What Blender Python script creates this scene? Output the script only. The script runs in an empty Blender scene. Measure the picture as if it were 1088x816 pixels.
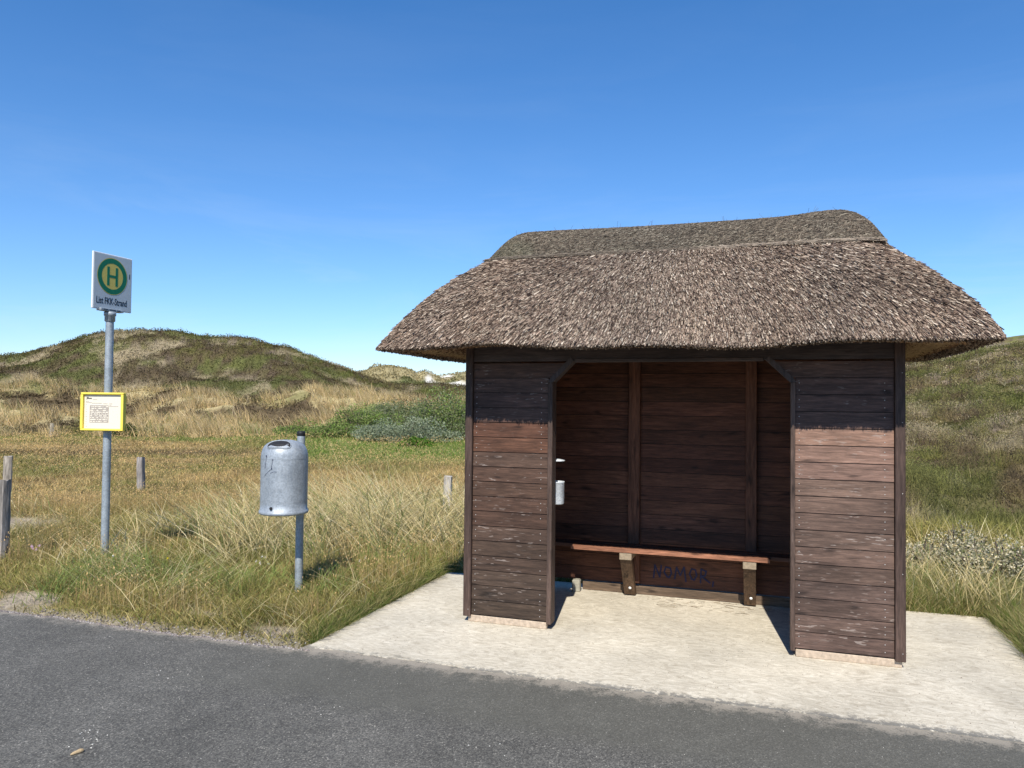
import bpy, math, random
import numpy as np
from mathutils import Vector, Matrix

rng = np.random.default_rng(7)
random.seed(7)
scn = bpy.context.scene
COL = scn.collection

# ------------------------------------------------------------------ camera numbers
CAM = np.array([2.194, -5.606, 1.73])
YAW = math.radians(18.507)          # camera looks YAW to the left of +Y
PITCH = math.radians(1.3634)
ROLL = math.radians(0.5712)
FPX = 805.96
FWD = np.array([-math.sin(YAW), math.cos(YAW)])
RGT = np.array([math.cos(YAW), math.sin(YAW)])

# ------------------------------------------------------------------ bookkeeping helpers
def props(o, label=None, cat=None, group=None, kind=None):
    if label: o['label'] = label
    if cat: o['category'] = cat
    if group: o['group'] = group
    if kind: o['kind'] = kind
    return o

def thing(name, label, cat, loc=(0, 0, 0), rz=0.0, group=None):
    o = bpy.data.objects.new(name, None)
    COL.objects.link(o)
    o.location = loc
    o.rotation_euler = (0, 0, rz)
    o.empty_display_size = 0.2
    return props(o, label, cat, group)

def link_mesh(name, me, parent=None):
    o = bpy.data.objects.new(name, me)
    COL.objects.link(o)
    if parent: o.parent = parent
    return o

# ------------------------------------------------------------------ mesh collector
class MB:
    def __init__(self):
        self.v = []; self.f = []; self.m = []; self.c = []; self.s = []
    def add(self, verts, faces, mi=0, col=(1, 1, 1), smooth=False):
        b = len(self.v)
        self.v += [tuple(p) for p in verts]
        self.c += [tuple(col)] * len(verts)
        for f in faces:
            self.f.append(tuple(b + i for i in f)); self.m.append(mi); self.s.append(smooth)
    def box(self, x0, x1, y0, y1, z0, z1, mi=0, col=(1, 1, 1), bev=0.0, M=None):
        if bev > 0:
            b = min(bev, (x1-x0)*.45, (y1-y0)*.45, (z1-z0)*.45)
            vs = []
            idx = {}
            for i, (x, sx) in enumerate(((x0, 1), (x1, -1))):
                for j, (y, sy) in enumerate(((y0, 1), (y1, -1))):
                    for k, (z, sz) in enumerate(((z0, 1), (z1, -1))):
                        idx[i, j, k, 0] = len(vs); vs.append((x, y+sy*b, z+sz*b))
                        idx[i, j, k, 1] = len(vs); vs.append((x+sx*b, y, z+sz*b))
                        idx[i, j, k, 2] = len(vs); vs.append((x+sx*b, y+sy*b, z))
            fs = []
            for i in (0, 1):
                fs.append([idx[i, 0, 0, 0], idx[i, 1, 0, 0], idx[i, 1, 1, 0], idx[i, 0, 1, 0]])
                fs.append([idx[0, i, 0, 1], idx[1, i, 0, 1], idx[1, i, 1, 1], idx[0, i, 1, 1]])
                fs.append([idx[0, 0, i, 2], idx[1, 0, i, 2], idx[1, 1, i, 2], idx[0, 1, i, 2]])
                for j in (0, 1):
                    fs.append([idx[i, j, 0, 0], idx[i, j, 1, 0], idx[i, j, 1, 1], idx[i, j, 0, 1]])
                    fs.append([idx[i, 0, j, 0], idx[i, 1, j, 0], idx[i, 1, j, 2], idx[i, 0, j, 2]])
                    fs.append([idx[0, i, j, 1], idx[1, i, j, 1], idx[1, i, j, 2], idx[0, i, j, 2]])
                    for k in (0, 1):
                        fs.append([idx[i, j, k, 0], idx[i, j, k, 1], idx[i, j, k, 2]])
        else:
            vs = [(x, y, z) for x in (x0, x1) for y in (y0, y1) for z in (z0, z1)]
            fs = [(0, 1, 3, 2), (4, 6, 7, 5), (0, 4, 5, 1), (2, 3, 7, 6), (0, 2, 6, 4), (1, 5, 7, 3)]
        if M is not None: vs = [M @ Vector(p) for p in vs]
        self.add(vs, fs, mi, col)
    def prism(self, poly, axis, a, b, mi=0, col=(1, 1, 1)):
        # poly in the two other axes, extruded along axis from a to b
        n = len(poly); vs = []
        for t in (a, b):
            for p, q in poly:
                vs.append({'x': (t, p, q), 'y': (p, t, q), 'z': (p, q, t)}[axis])
        fs = [tuple(range(n)), tuple(range(2*n-1, n-1, -1))]
        fs += [(i, (i+1) % n, n+(i+1) % n, n+i) for i in range(n)]
        self.add(vs, fs, mi, col)
    def tube(self, pts, rad, n=12, mi=0, col=(1, 1, 1), caps=True, smooth=True):
        pts = [Vector(p) for p in pts]
        if not hasattr(rad, '__len__'): rad = [rad]*len(pts)
        vs = []; fs = []
        for i, p in enumerate(pts):
            d = (pts[min(i+1, len(pts)-1)] - pts[max(i-1, 0)]).normalized()
            a = Vector((0, 0, 1)) if abs(d.z) < .9 else Vector((1, 0, 0))
            u = d.cross(a).normalized(); w = d.cross(u)
            for k in range(n):
                t = 2*math.pi*k/n
                vs.append(p + rad[i]*(math.cos(t)*u + math.sin(t)*w))
        for i in range(len(pts)-1):
            for k in range(n):
                fs.append((i*n+k, i*n+(k+1) % n, (i+1)*n+(k+1) % n, (i+1)*n+k))
        self.add(vs, fs, mi, col, smooth)
        if caps:
            self.add(vs[:n], [tuple(range(n))], mi, col)
            self.add(vs[-n:], [tuple(range(n))[::-1]], mi, col)
    def lathe(self, prof, n=48, mi=0, col=(1, 1, 1), c=(0, 0, 0), smooth=True, sx=1, sy=1):
        vs = []; fs = []
        for r, z in prof:
            for k in range(n):
                t = 2*math.pi*k/n
                vs.append((c[0]+r*sx*math.cos(t), c[1]+r*sy*math.sin(t), c[2]+z))
        for i in range(len(prof)-1):
            for k in range(n):
                fs.append((i*n+k, i*n+(k+1) % n, (i+1)*n+(k+1) % n, (i+1)*n+k))
        self.add(vs, fs, mi, col, smooth)
    def build(self, name, mats, parent=None):
        me = bpy.data.meshes.new(name)
        me.from_pydata(self.v, [], self.f)
        if not isinstance(mats, (list, tuple)): mats = [mats]
        for m in mats: me.materials.append(m)
        me.polygons.foreach_set('material_index', self.m)
        me.polygons.foreach_set('use_smooth', self.s)
        at = me.color_attributes.new('Col', 'FLOAT_COLOR', 'POINT')
        a = np.ones((len(self.v), 4), np.float32); a[:, :3] = np.array(self.c)
        at.data.foreach_set('color', a.ravel())
        import bmesh
        bm = bmesh.new(); bm.from_mesh(me); bmesh.ops.recalc_face_normals(bm, faces=bm.faces); bm.to_mesh(me); bm.free()
        me.update()
        return link_mesh(name, me, parent)

# ------------------------------------------------------------------ numpy mesh
class NB:
    """collects numpy chunks of polygons of mixed size"""
    def __init__(self): self.V = []; self.C = []; self.L = []; self.S = []; self.n = 0; self.MI = []
    def add(self, V, F, C, mi=0):
        # V (n,3); F (m,k); C (n,3)
        self.V.append(V.astype(np.float32)); self.C.append(C.astype(np.float32))
        self.L.append((F+self.n).astype(np.int32).ravel()); self.S.append(np.full(len(F), F.shape[1], np.int32))
        self.MI.append(np.full(len(F), mi, np.int32))
        self.n += len(V)
    def build(self, name, mats, parent=None, smooth=False):
        V = np.concatenate(self.V); C = np.concatenate(self.C); L = np.concatenate(self.L); S = np.concatenate(self.S)
        me = bpy.data.meshes.new(name)
        me.vertices.add(len(V)); me.vertices.foreach_set('co', V.ravel())
        me.loops.add(len(L)); me.loops.foreach_set('vertex_index', L)
        me.polygons.add(len(S))
        st = np.zeros(len(S), np.int32); st[1:] = np.cumsum(S)[:-1]
        me.polygons.foreach_set('loop_start', st)
        me.polygons.foreach_set('loop_total', S)
        if not isinstance(mats, (list, tuple)): mats = [mats]
        for m in mats: me.materials.append(m)
        me.polygons.foreach_set('material_index', np.concatenate(self.MI))
        me.polygons.foreach_set('use_smooth', np.full(len(S), smooth))
        at = me.color_attributes.new('Col', 'FLOAT_COLOR', 'POINT')
        a = np.ones((len(V), 4), np.float32); a[:, :3] = C
        at.data.foreach_set('color', a.ravel())
        me.update(calc_edges=True); me.validate()
        return link_mesh(name, me, parent)

# ------------------------------------------------------------------ numpy noise
def _hash(ix, iy, seed):
    h = (ix.astype(np.int64)*374761393 + iy.astype(np.int64)*668265263 + seed*1442695041) & 0x7fffffff
    h = ((h ^ (h >> 13)) * 1274126177) & 0x7fffffff
    return ((h ^ (h >> 16)) & 0xffff) / 65535.0
def vnoise(x, y, seed=0):
    x = np.asarray(x, float); y = np.asarray(y, float)
    ix = np.floor(x); iy = np.floor(y); fx = x-ix; fy = y-iy
    fx = fx*fx*(3-2*fx); fy = fy*fy*(3-2*fy)
    a = _hash(ix, iy, seed); b = _hash(ix+1, iy, seed); c = _hash(ix, iy+1, seed); d = _hash(ix+1, iy+1, seed)
    return (a*(1-fx)+b*fx)*(1-fy) + (c*(1-fx)+d*fx)*fy
def fbm(x, y, oct=4, seed=0):
    s = 0; a = .5; t = 0
    for o in range(oct):
        s = s + a*vnoise(x*2**o+o*17.3, y*2**o-o*9.1, seed+o*31); t += a; a *= .5
    return s/t
def sst(x, a, b):
    t = np.clip((x-a)/(b-a), 0, 1); return t*t*(3-2*t)

# ------------------------------------------------------------------ materials
def new_mat(name):
    m = bpy.data.materials.new(name); m.use_nodes = True
    nt = m.node_tree; nt.nodes.clear()
    out = nt.nodes.new('ShaderNodeOutputMaterial')
    return m, nt, out
def N(nt, t, **kw):
    n = nt.nodes.new(t)
    for k, v in kw.items():
        if k.startswith('_'): setattr(n, k[1:], v)
        else: n.inputs[k.replace('__', ' ')].default_value = v
    return n
def ramp(nt, src, stops):
    r = nt.nodes.new('ShaderNodeValToRGB')
    e = r.color_ramp.elements
    while len(e) < len(stops): e.new(.5)
    for i, (p, c) in enumerate(stops):
        e[i].position = p
        e[i].color = (c, c, c, 1) if not hasattr(c, '__len__') else (*c, 1)
    nt.links.new(src, r.inputs[0]); return r.outputs[0]
def mixc(nt, fac, a, b, mode='MIX'):
    n = nt.nodes.new('ShaderNodeMix'); n.data_type = 'RGBA'; n.blend_type = mode; n.clamp_factor = True
    for s, v in ((n.inputs[0], fac), (n.inputs[6], a), (n.inputs[7], b)):
        if isinstance(v, bpy.types.NodeSocket): nt.links.new(v, s)
        elif hasattr(v, '__len__'): s.default_value = (*v, 1)
        else: s.default_value = v
    return n.outputs[2]
def coords(nt, scale=(1, 1, 1), off=None, kind='Object'):
    tc = nt.nodes.new('ShaderNodeTexCoord'); mp = nt.nodes.new('ShaderNodeMapping')
    mp.inputs['Scale'].default_value = scale
    src = tc.outputs[kind]
    if off is not None:
        va = nt.nodes.new('ShaderNodeVectorMath'); va.operation = 'ADD'
        nt.links.new(src, va.inputs[0]); nt.links.new(off, va.inputs[1]); src = va.outputs[0]
    nt.links.new(src, mp.inputs[0]); return mp.outputs[0]
def noise(nt, vec, scale, detail=4, rough=.55, dist=0):
    n = N(nt, 'ShaderNodeTexNoise', Scale=scale, Detail=detail, Roughness=rough, Distortion=dist)
    nt.links.new(vec, n.inputs['Vector']); return n.outputs['Fac']
def voro(nt, vec, scale, out='Distance', rnd=1.0, feature='F1'):
    n = N(nt, 'ShaderNodeTexVoronoi', Scale=scale, Randomness=rnd); n.feature = feature
    nt.links.new(vec, n.inputs['Vector']); return n.outputs[out]
def bump(nt, h, strength=.3, dist=.01):
    b = N(nt, 'ShaderNodeBump', Strength=strength, Distance=dist); nt.links.new(h, b.inputs['Height']); return b.outputs[0]
def math_(nt, op, a, b=None):
    n = nt.nodes.new('ShaderNodeMath'); n.operation = op
    for s, v in ((n.inputs[0], a), (n.inputs[1], b)):
        if v is None: continue
        if isinstance(v, bpy.types.NodeSocket): nt.links.new(v, s)
        else: s.default_value = v
    return n.outputs[0]
def principled(nt, out, col, rough=.8, metal=0, normal=None, spec=.3):
    p = N(nt, 'ShaderNodeBsdfPrincipled')
    for nm, v in (('Base Color', col), ('Roughness', rough), ('Metallic', metal), ('Normal', normal), ('Specular IOR Level', spec)):
        if v is None: continue
        s = p.inputs[nm]
        if isinstance(v, bpy.types.NodeSocket): nt.links.new(v, s)
        elif hasattr(v, '__len__'): s.default_value = (*v, 1)
        else: s.default_value = v
    nt.links.new(p.outputs[0], out.inputs[0]); return p
def attr(nt):
    a = nt.nodes.new('ShaderNodeAttribute'); a.attribute_name = 'Col'; return a.outputs['Color']

def mat_plain(name, col, rough=.6, metal=0, nscale=30, namp=.15):
    m, nt, out = new_mat(name)
    c = coords(nt); n = noise(nt, c, nscale, 5)
    lo = tuple(x*(1-namp) for x in col); hi = tuple(min(1, x*(1+namp)) for x in col)
    principled(nt, out, ramp(nt, n, [(.3, lo), (.7, hi)]), rough, metal, bump(nt, n, .1, .002))
    return m

def mat_leaf(name, trans=.3, rough=.6):
    m, nt, out = new_mat(name)
    a = attr(nt)
    p = N(nt, 'ShaderNodeBsdfDiffuse', Roughness=.5); nt.links.new(a, p.inputs['Color'])
    t = N(nt, 'ShaderNodeBsdfTranslucent'); nt.links.new(a, t.inputs['Color'])
    mx = N(nt, 'ShaderNodeMixShader', Fac=trans)
    nt.links.new(p.outputs[0], mx.inputs[1]); nt.links.new(t.outputs[0], mx.inputs[2])
    nt.links.new(mx.outputs[0], out.inputs[0])
    return m

def mat_wood(name, axis='x', chips=.5, gloss=.62):
    """stained horizontal boards; vertex colour gives each board its own tint"""
    m, nt, out = new_mat(name)
    a = attr(nt)
    sc = nt.nodes.new('ShaderNodeVectorMath'); sc.operation = 'SCALE'; sc.inputs['Scale'].default_value = 37.0
    nt.links.new(a, sc.inputs[0])
    s = {'x': (1.2, 14, 14), 'y': (14, 1.2, 14), 'z': (14, 14, 1.2)}[axis]
    g = coords(nt, s, sc.outputs[0])
    s2 = {'x': (1.0, 2.2, 2.2), 'y': (2.2, 1.0, 2.2), 'z': (2.2, 2.2, 1.0)}[axis]
    k = coords(nt, s2, sc.outputs[0])
    s3 = {'x': (1.9, 4.6, 4.6), 'y': (4.6, 1.9, 4.6), 'z': (4.6, 4.6, 1.9)}[axis]
    kk_ = coords(nt, s3, sc.outputs[0])
    g1 = noise(nt, g, 3.0, 6, .6, .8)
    g2 = noise(nt, g, 9.0, 4, .7, .3)
    nd = N(nt, 'ShaderNodeTexNoise', Scale=2.6, Detail=3); nt.links.new(g, nd.inputs['Vector'])
    va_ = nt.nodes.new('ShaderNodeVectorMath'); va_.operation = 'MULTIPLY_ADD'; va_.inputs[1].default_value = (.34, .34, .34)
    nt.links.new(nd.outputs['Color'], va_.inputs[0]); nt.links.new(kk_, va_.inputs[2])
    kv = voro(nt, va_.outputs[0], 1.9)
    knot = ramp(nt, kv, [(0.0, 0.25), (.10, .45), (.16, .8), (.24, 1.0)])
    cl = noise(nt, k, 1.6, 3, .5)
    base = mixc(nt, 1.0, a, ramp(nt, g1, [(.25, .45), (.5, .95), (.75, 1.45)]), 'MULTIPLY')
    base = mixc(nt, .9, base, ramp(nt, g2, [(.3, .6), (.7, 1.35)]), 'MULTIPLY')
    base = mixc(nt, 1.0, base, ramp(nt, cl, [(.3, .68), (.7, 1.3)]), 'MULTIPLY')
    base = mixc(nt, 1.0, base, knot, 'MULTIPLY')
    ch = coords(nt, {'x': (9, 40, 60), 'y': (40, 9, 60), 'z': (60, 60, 9)}[axis], sc.outputs[0])
    cn = noise(nt, ch, 1.5, 3, .5)
    cm = ramp(nt, cn, [(.62, 0.0), (.67, chips)])
    cm2 = math_(nt, 'MULTIPLY', cm, ramp(nt, noise(nt, k, 3.0, 2), [(.45, 0.0), (.62, 1.0)]))
    base = mixc(nt, cm2, base, (.36, .30, .26))
    principled(nt, out, base, gloss, 0, bump(nt, g1, .35, .003), .25)
    return m

def mat_attr(name, rough=.8, amp=.25, nscale=60, metal=0, bumps=.2, bd=.003, spec=.25):
    m, nt, out = new_mat(name)
    a = attr(nt); c = coords(nt)
    n = noise(nt, c, nscale, 5)
    b = mixc(nt, 1.0, a, ramp(nt, n, [(.25, 1-amp), (.75, 1+amp)]), 'MULTIPLY')
    principled(nt, out, b, rough, metal, bump(nt, n, bumps, bd), spec)
    return m

def mat_galv(name, base=(.335, .37, .40), metal=.35, rough=.5):
    m, nt, out = new_mat(name)
    c = coords(nt)
    v = voro(nt, c, 85, 'Color'); vb = nt.nodes.new('ShaderNodeRGBToBW'); nt.links.new(v, vb.inputs[0])
    n = noise(nt, c, 7, 5, .6)
    col = ramp(nt, vb.outputs[0], [(.2, tuple(x*.84 for x in base)), (.8, tuple(min(1, x*1.12) for x in base))])
    col = mixc(nt, 1.0, col, ramp(nt, n, [(.3, .8), (.7, 1.15)]), 'MULTIPLY')
    streak = noise(nt, coords(nt, (22, 22, 1.6)), 2.0, 4)
    col = mixc(nt, ramp(nt, streak, [(.52, 0.0), (.75, .35)]), col, (.46, .48, .49))
    r = ramp(nt, n, [(.3, rough-.08), (.7, rough+.15)])
    principled(nt, out, col, r, metal, bump(nt, n, .08, .004), .5)
    return m

# ---- ground materials
def mat_terrain():
    m, nt, out = new_mat('terrain_soil')
    a = attr(nt); c = coords(nt)
    n1 = noise(nt, c, 2.3, 6, .65); n2 = noise(nt, c, 28, 5, .7)
    b = mixc(nt, 1.0, a, ramp(nt, n1, [(.25, .62), (.75, 1.4)]), 'MULTIPLY')
    b = mixc(nt, 1.0, b, ramp(nt, n2, [(.25, .55), (.75, 1.4)]), 'MULTIPLY')
    principled(nt, out, b, .95, 0, bump(nt, n2, .7, .05), .1)
    return m

def mat_asphalt():
    m, nt, out = new_mat('asphalt')
    c = coords(nt)
    big = noise(nt, c, .9, 5, .6); mid = noise(nt, c, 7, 4, .6)
    v = N(nt, 'ShaderNodeTexVoronoi', Scale=150); nt.links.new(c, v.inputs['Vector'])
    vb = nt.nodes.new('ShaderNodeRGBToBW'); nt.links.new(v.outputs['Color'], vb.inputs[0])
    fine = noise(nt, c, 260, 3, .7)
    col = ramp(nt, vb.outputs[0], [(.12, (.058, .057, .055)), (.5, (.108, .106, .100)), (.80, (.16, .156, .144)), (.93, (.28, .27, .245)), (.99, (.52, .50, .45))])
    col = mixc(nt, .8, col, ramp(nt, fine, [(.3, .55), (.7, 1.5)]), 'MULTIPLY')
    col = mixc(nt, 1.0, col, ramp(nt, big, [(.3, .80), (.7, 1.18)]), 'MULTIPLY')
    col = mixc(nt, 1.0, col, ramp(nt, mid, [(.3, .88), (.7, 1.10)]), 'MULTIPLY')
    # a smoother strip of finer, greener asphalt laid along the slab
    sep = nt.nodes.new('ShaderNodeSeparateXYZ'); tc = nt.nodes.new('ShaderNodeTexCoord'); nt.links.new(tc.outputs['Object'], sep.inputs[0])
    wob = math_(nt, 'ADD', sep.outputs['Y'], math_(nt, 'MULTIPLY', math_(nt, 'SUBTRACT', big, .5), .5))
    strip = math_(nt, 'MULTIPLY', ramp(nt, math_(nt, 'ADD', math_(nt, 'MULTIPLY', wob, 1.0), 2.3), [(.40, 0.0), (.62, 1.0)]),
                  ramp(nt, math_(nt, 'MULTIPLY', math_(nt, 'ADD', sep.outputs['X'], 2.2), .5), [(.3, 0.0), (.8, 1.0)]))
    scol = ramp(nt, fine, [(.3, (.070, .070, .062)), (.7, (.135, .133, .115))])
    col = mixc(nt, math_(nt, 'MULTIPLY', strip, .55), col, scol)
    # blown sand along the slab and the verge
    sn = math_(nt, 'ADD', math_(nt, 'MULTIPLY', noise(nt, c, 9, 5, .7), .55), math_(nt, 'MULTIPLY', noise(nt, c, 95, 4, .8), .45))
    near = ramp(nt, math_(nt, 'ADD', sep.outputs['Y'], 2.0), [(.74, 0.0), (.98, 1.0)])
    nf = ramp(nt, math_(nt, 'ADD', sn, math_(nt, 'MULTIPLY', near, .24)), [(.63, 0.0), (.72, .75)])
    col = mixc(nt, math_(nt, 'MULTIPLY', nf, near), col, (.36, .325, .28))
    # pale wandering cracks / worn lines
    col = mixc(nt, 1.0, col, (1.03, 1.0, .93), 'MULTIPLY')
    h = mixc(nt, .5, vb.outputs[0], fine)
    principled(nt, out, col, .88, 0, bump(nt, h, .5, .004), .25)
    return m

def mat_concrete():
    m, nt, out = new_mat('brushed_concrete')
    c = coords(nt)
    st = noise(nt, coords(nt, (1, 2.0, 1)), 6.5, 9, .74, 2.6)
    big = noise(nt, c, 1.3, 5, .6); fine = noise(nt, c, 120, 4, .7)
    col = ramp(nt, st, [(.30, (.37, .33, .265)), (.5, (.565, .53, .45)), (.68, (.73, .695, .61))])
    col = mixc(nt, 1.0, col, ramp(nt, big, [(.3, .80), (.7, 1.10)]), 'MULTIPLY')
    col = mixc(nt, 1.0, col, ramp(nt, fine, [(.3, .84), (.7, 1.12)]), 'MULTIPLY')
    v = voro(nt, c, 22); d = noise(nt, c, 4.0, 3)
    spots = math_(nt, 'MULTIPLY', ramp(nt, v, [(.06, 1.0), (.13, 0.0)]), ramp(nt, d, [(.5, 0.0), (.65, .6)]))
    col = mixc(nt, spots, col, (.16, .13, .10))
    col = mixc(nt, 1.0, col, (1.04, 1.0, .93), 'MULTIPLY')
    # worn rim where the asphalt laps on to the slab
    sep = nt.nodes.new('ShaderNodeSeparateXYZ'); tc = nt.nodes.new('ShaderNodeTexCoord'); nt.links.new(tc.outputs['Object'], sep.inputs[0])
    near = ramp(nt, math_(nt, 'MULTIPLY', sep.outputs['Y'], -1.0), [(.84, 0.0), (1.0, 1.0)])
    wn = noise(nt, c, 16, 7, .8)
    w = ramp(nt, math_(nt, 'ADD', wn, math_(nt, 'MULTIPLY', near, .26)), [(.66, 0.0), (.72, .85)])
    col = mixc(nt, math_(nt, 'MULTIPLY', w, near), col, (.13, .125, .115))
    principled(nt, out, col, .9, 0, bump(nt, st, .35, .006), .2)
    return m

def mat_thatch_base():
    m, nt, out = new_mat('thatch_body')
    c = coords(nt); n = noise(nt, c, 60, 6, .7)
    col = ramp(nt, n, [(.3, (.035, .024, .018)), (.7, (.13, .095, .07))])
    principled(nt, out, col, .95, 0, bump(nt, n, .8, .02), .1); return m
def mat_under():
    m, nt, out = new_mat('thatch_underside')
    c = coords(nt, (40, 3, 40)); n = noise(nt, c, 2, 6, .7)
    n2 = noise(nt, coords(nt), 90, 4, .7)
    col = ramp(nt, n, [(.3, (.22, .14, .08)), (.7, (.55, .37, .21))])
    col = mixc(nt, 1.0, col, ramp(nt, n2, [(.3, .6), (.7, 1.3)]), 'MULTIPLY')
    principled(nt, out, col, .95, 0, bump(nt, n2, .8, .02), .1); return m

M_leaf = mat_leaf('grass_blades', .30)
M_straw = mat_leaf('dry_straw', .12)
M_leafy = mat_leaf('shrub_leaves', .28)
M_woodx = mat_wood('stained_boards_long', 'x', .55)
M_woodi = mat_wood('stained_boards_inside', 'x', .0)
M_woody = mat_wood('stained_boards_deep', 'y', .15)
M_woodz = mat_wood('stained_posts', 'z', .12)
M_raw = mat_attr('weathered_raw_wood', .85, .3, 40)
M_nail = mat_plain('nail_heads', (.42, .40, .38), .45, .6)
M_galv = mat_galv('galvanised_bin')
M_galvp = mat_galv('galvanised_pole', (.33, .37, .395), .3, .5)
M_terr = mat_terrain(); M_asph = mat_asphalt(); M_conc = mat_concrete()
M_tb = mat_thatch_base(); M_tu = mat_under()
M_ts = mat_attr('reed_ends', .85, .2, 200, 0, .05, .001, .15)
M_post = mat_wood('weathered_fence_post', 'z', 0, .9)
M_galvl = mat_galv('galvanised_cup', (.62, .65, .67), .15, .5)
M_black = mat_plain('black_plastic', (.015, .015, .016), .5)
M_dark = mat_plain('slot_shade_and_lock', (.02, .021, .023), .7)
M_white = mat_plain('white_sign_face', (.50, .545, .56), .45, 0, 8, .04)
M_edge = mat_plain('white_sign_edge', (.75, .76, .76), .5, 0, 8, .03)
M_green = mat_plain('green_sign_paint', (.005, .17, .085), .5, 0, 8, .04)
M_yel = mat_plain('yellow_sign_paint', (.62, .50, .12), .5, 0, 8, .04)
M_ink = mat_plain('black_sign_lettering', (.012, .02, .03), .5, 0, 8, .05)
M_frame = mat_plain('yellow_frame_paint', (.86, .68, .10), .45, 0, 8, .04)
M_paper = mat_plain('timetable_paper', (.74, .68, .55), .5, 0, 5, .03)
M_inkg = mat_plain('timetable_grey_print', (.36, .31, .27), .7, 0, 8, .05)
M_bolt = mat_plain('white_bolt_cap', (.75, .74, .70), .5)
M_graf = mat_plain('blue_graffiti_ink', (.012, .016, .06), .6)
M_stone = mat_attr('loose_stone', .9, .25, 120)

# ------------------------------------------------------------------ terrain
def cpx(x, y):
    dx = x-CAM[0]; dy = y-CAM[1]
    f = dx*FWD[0]+dy*FWD[1]; r = dx*RGT[0]+dy*RGT[1]
    az = np.clip(np.arctan2(r, f), -1.12, 1.12)
    c = 544+FPX*np.tan(az)
    R = np.hypot(dx, dy); D = R*np.cos(np.clip(az, -.85, .85))
    return c, D, R
SK_L = np.array([(-1300, 405), (-600, 392), (-300, 384), (-100, 380), (0, 378), (30, 374), (60, 368), (95, 356), (125, 351), (150, 350), (200, 356), (260, 361), (300, 369), (330, 380), (360, 391), (385, 399), (420, 408), (600, 412), (1500, 412)], float)
SK_M = np.array([(-1300, 410), (0, 409), (60, 405), (120, 411), (200, 407), (260, 413), (330, 411), (400, 417), (460, 420), (600, 425), (1500, 425)], float)
SK_F = np.array([(-1300, 405), (330, 405), (378, 398), (398, 390), (415, 389), (437, 394), (443, 398), (452, 395), (470, 401), (480, 399), (500, 396), (560, 398), (900, 402), (2600, 402)], float)
SK_R = np.array([(-1000, 395), (700, 398), (880, 396), (960, 382), (1020, 373), (1050, 365), (1088, 358), (1150, 350), (1300, 340), (2600, 350)], float)
def yh(c): return 427.2+.00997*(np.clip(c, -300, 1400)-544)
def zat(tab, c, D, low=0.0): return 1.73+(yh(c)-low-np.interp(c, tab[:, 0], tab[:, 1]))*D/FPX
X_PAD0, X_PAD1, Y_PAD0, Y_PAD1 = -.855, 3.92, -1.0, 1.55
def in_hard(x, y, g=0.0):
    """1 where road or slab covers the ground"""
    pad = (x > X_PAD0-g) & (x < X_PAD1+g) & (y > Y_PAD0-.1) & (y < Y_PAD1+g)
    road = y < road_edge(x)+g
    return pad | road
def road_edge(x):
    return -1.04 + .10*(fbm(x*1.3+3, x*0+1.5, 4, 5)-.5) + .06*(fbm(x*9, x*0+4, 3, 8)-.5) + np.where(x < -2.6, (-2.6-x)*.01, 0)
def patch(x, y, D=None):
    c = cpx(x, y)[0]; f = np.where(c > 700, .75, .30)
    return np.clip(.5+np.where(c > 700, 1.0, 1.35)*(fbm(x*f+9, y*f, 4, 44)-.5), 0, 1)
def terrain(x, y):
    x = np.asarray(x, float); y = np.asarray(y, float)
    c, D, R = cpx(x, y)
    z = .0 + .05*(fbm(x*1.1, y*1.1, 4, 1)-.5) + .5*(fbm(x*.11, y*.11, 3, 2)-.5)*sst(R, 12, 30)
    # left: marram bank, heath hill, far dunes
    n8 = fbm(x*.13, y*.13, 4, 11)-.5; n3 = fbm(x*.4, y*.4, 4, 12)-.5
    m = zat(SK_M, c, 52, 9)
    a = sst(D, 37, 52)*(m-.1) - sst(D, 53, 64)*.7
    a = a + n8*1.6*sst(D, 36, 44) + (n3*1.1+.9*(patch(x, y)-.5)*-1)*sst(D, 35, 41)*(1-.6*sst(D, 50, 58))
    hgt = zat(SK_L, c, 88, 3)
    b = sst(D, 58, 88)*np.maximum(hgt-m+.9, 0) * (1-.8*sst(D, 100, 170)) * (1-.25*sst(D, 88, 100))
    far = zat(SK_F, c, 200)
    f = np.maximum(far-m+.7, 0)*sst(D, 130, 200)*(1-.6*sst(D, 215, 420))
    left = a + np.maximum(b, f) + n8*.8*sst(D, 110, 150)
    # right: heath slope close behind the slab
    P = np.interp(D, [0, 11, 13, 17, 25, 40, 60, 66, 90, 200], [0, 0, .01, .055, .15, .45, 1.0, 1.02, .85, .5])
    rh = zat(SK_R, c, 60)
    right = P*rh + (n3*.55+(.5-np.abs(fbm(x*.9, y*.9, 3, 22)-.5)*4)*.30*(1-.6*sst(D, 20, 45)))*sst(D, 9.5, 12)*(1-.55*sst(D, 45, 60)) + n8*1.0*sst(D, 14, 22)*(1-.7*sst(D, 45, 60))
    w = sst(c, 640, 900)
    z = z + left*(1-w) + right*w
    z = z*(1-.999*sst(R, 600, 1500))
    # settle below road and slab
    e = road_edge(x)
    droad = y-e
    k = sst(droad, -.03, .14)
    dpad = np.maximum(np.maximum(X_PAD0-x, x-X_PAD1), np.maximum(y-Y_PAD1, -9.0))
    kp = sst(dpad, .0, .10)
    kk = np.minimum(k, kp)
    zz = np.where(R < 60, -.10*(1-kk) + (z+.005)*kk, z)
    # the road lies flat for a long way to either side
    return zz

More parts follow.
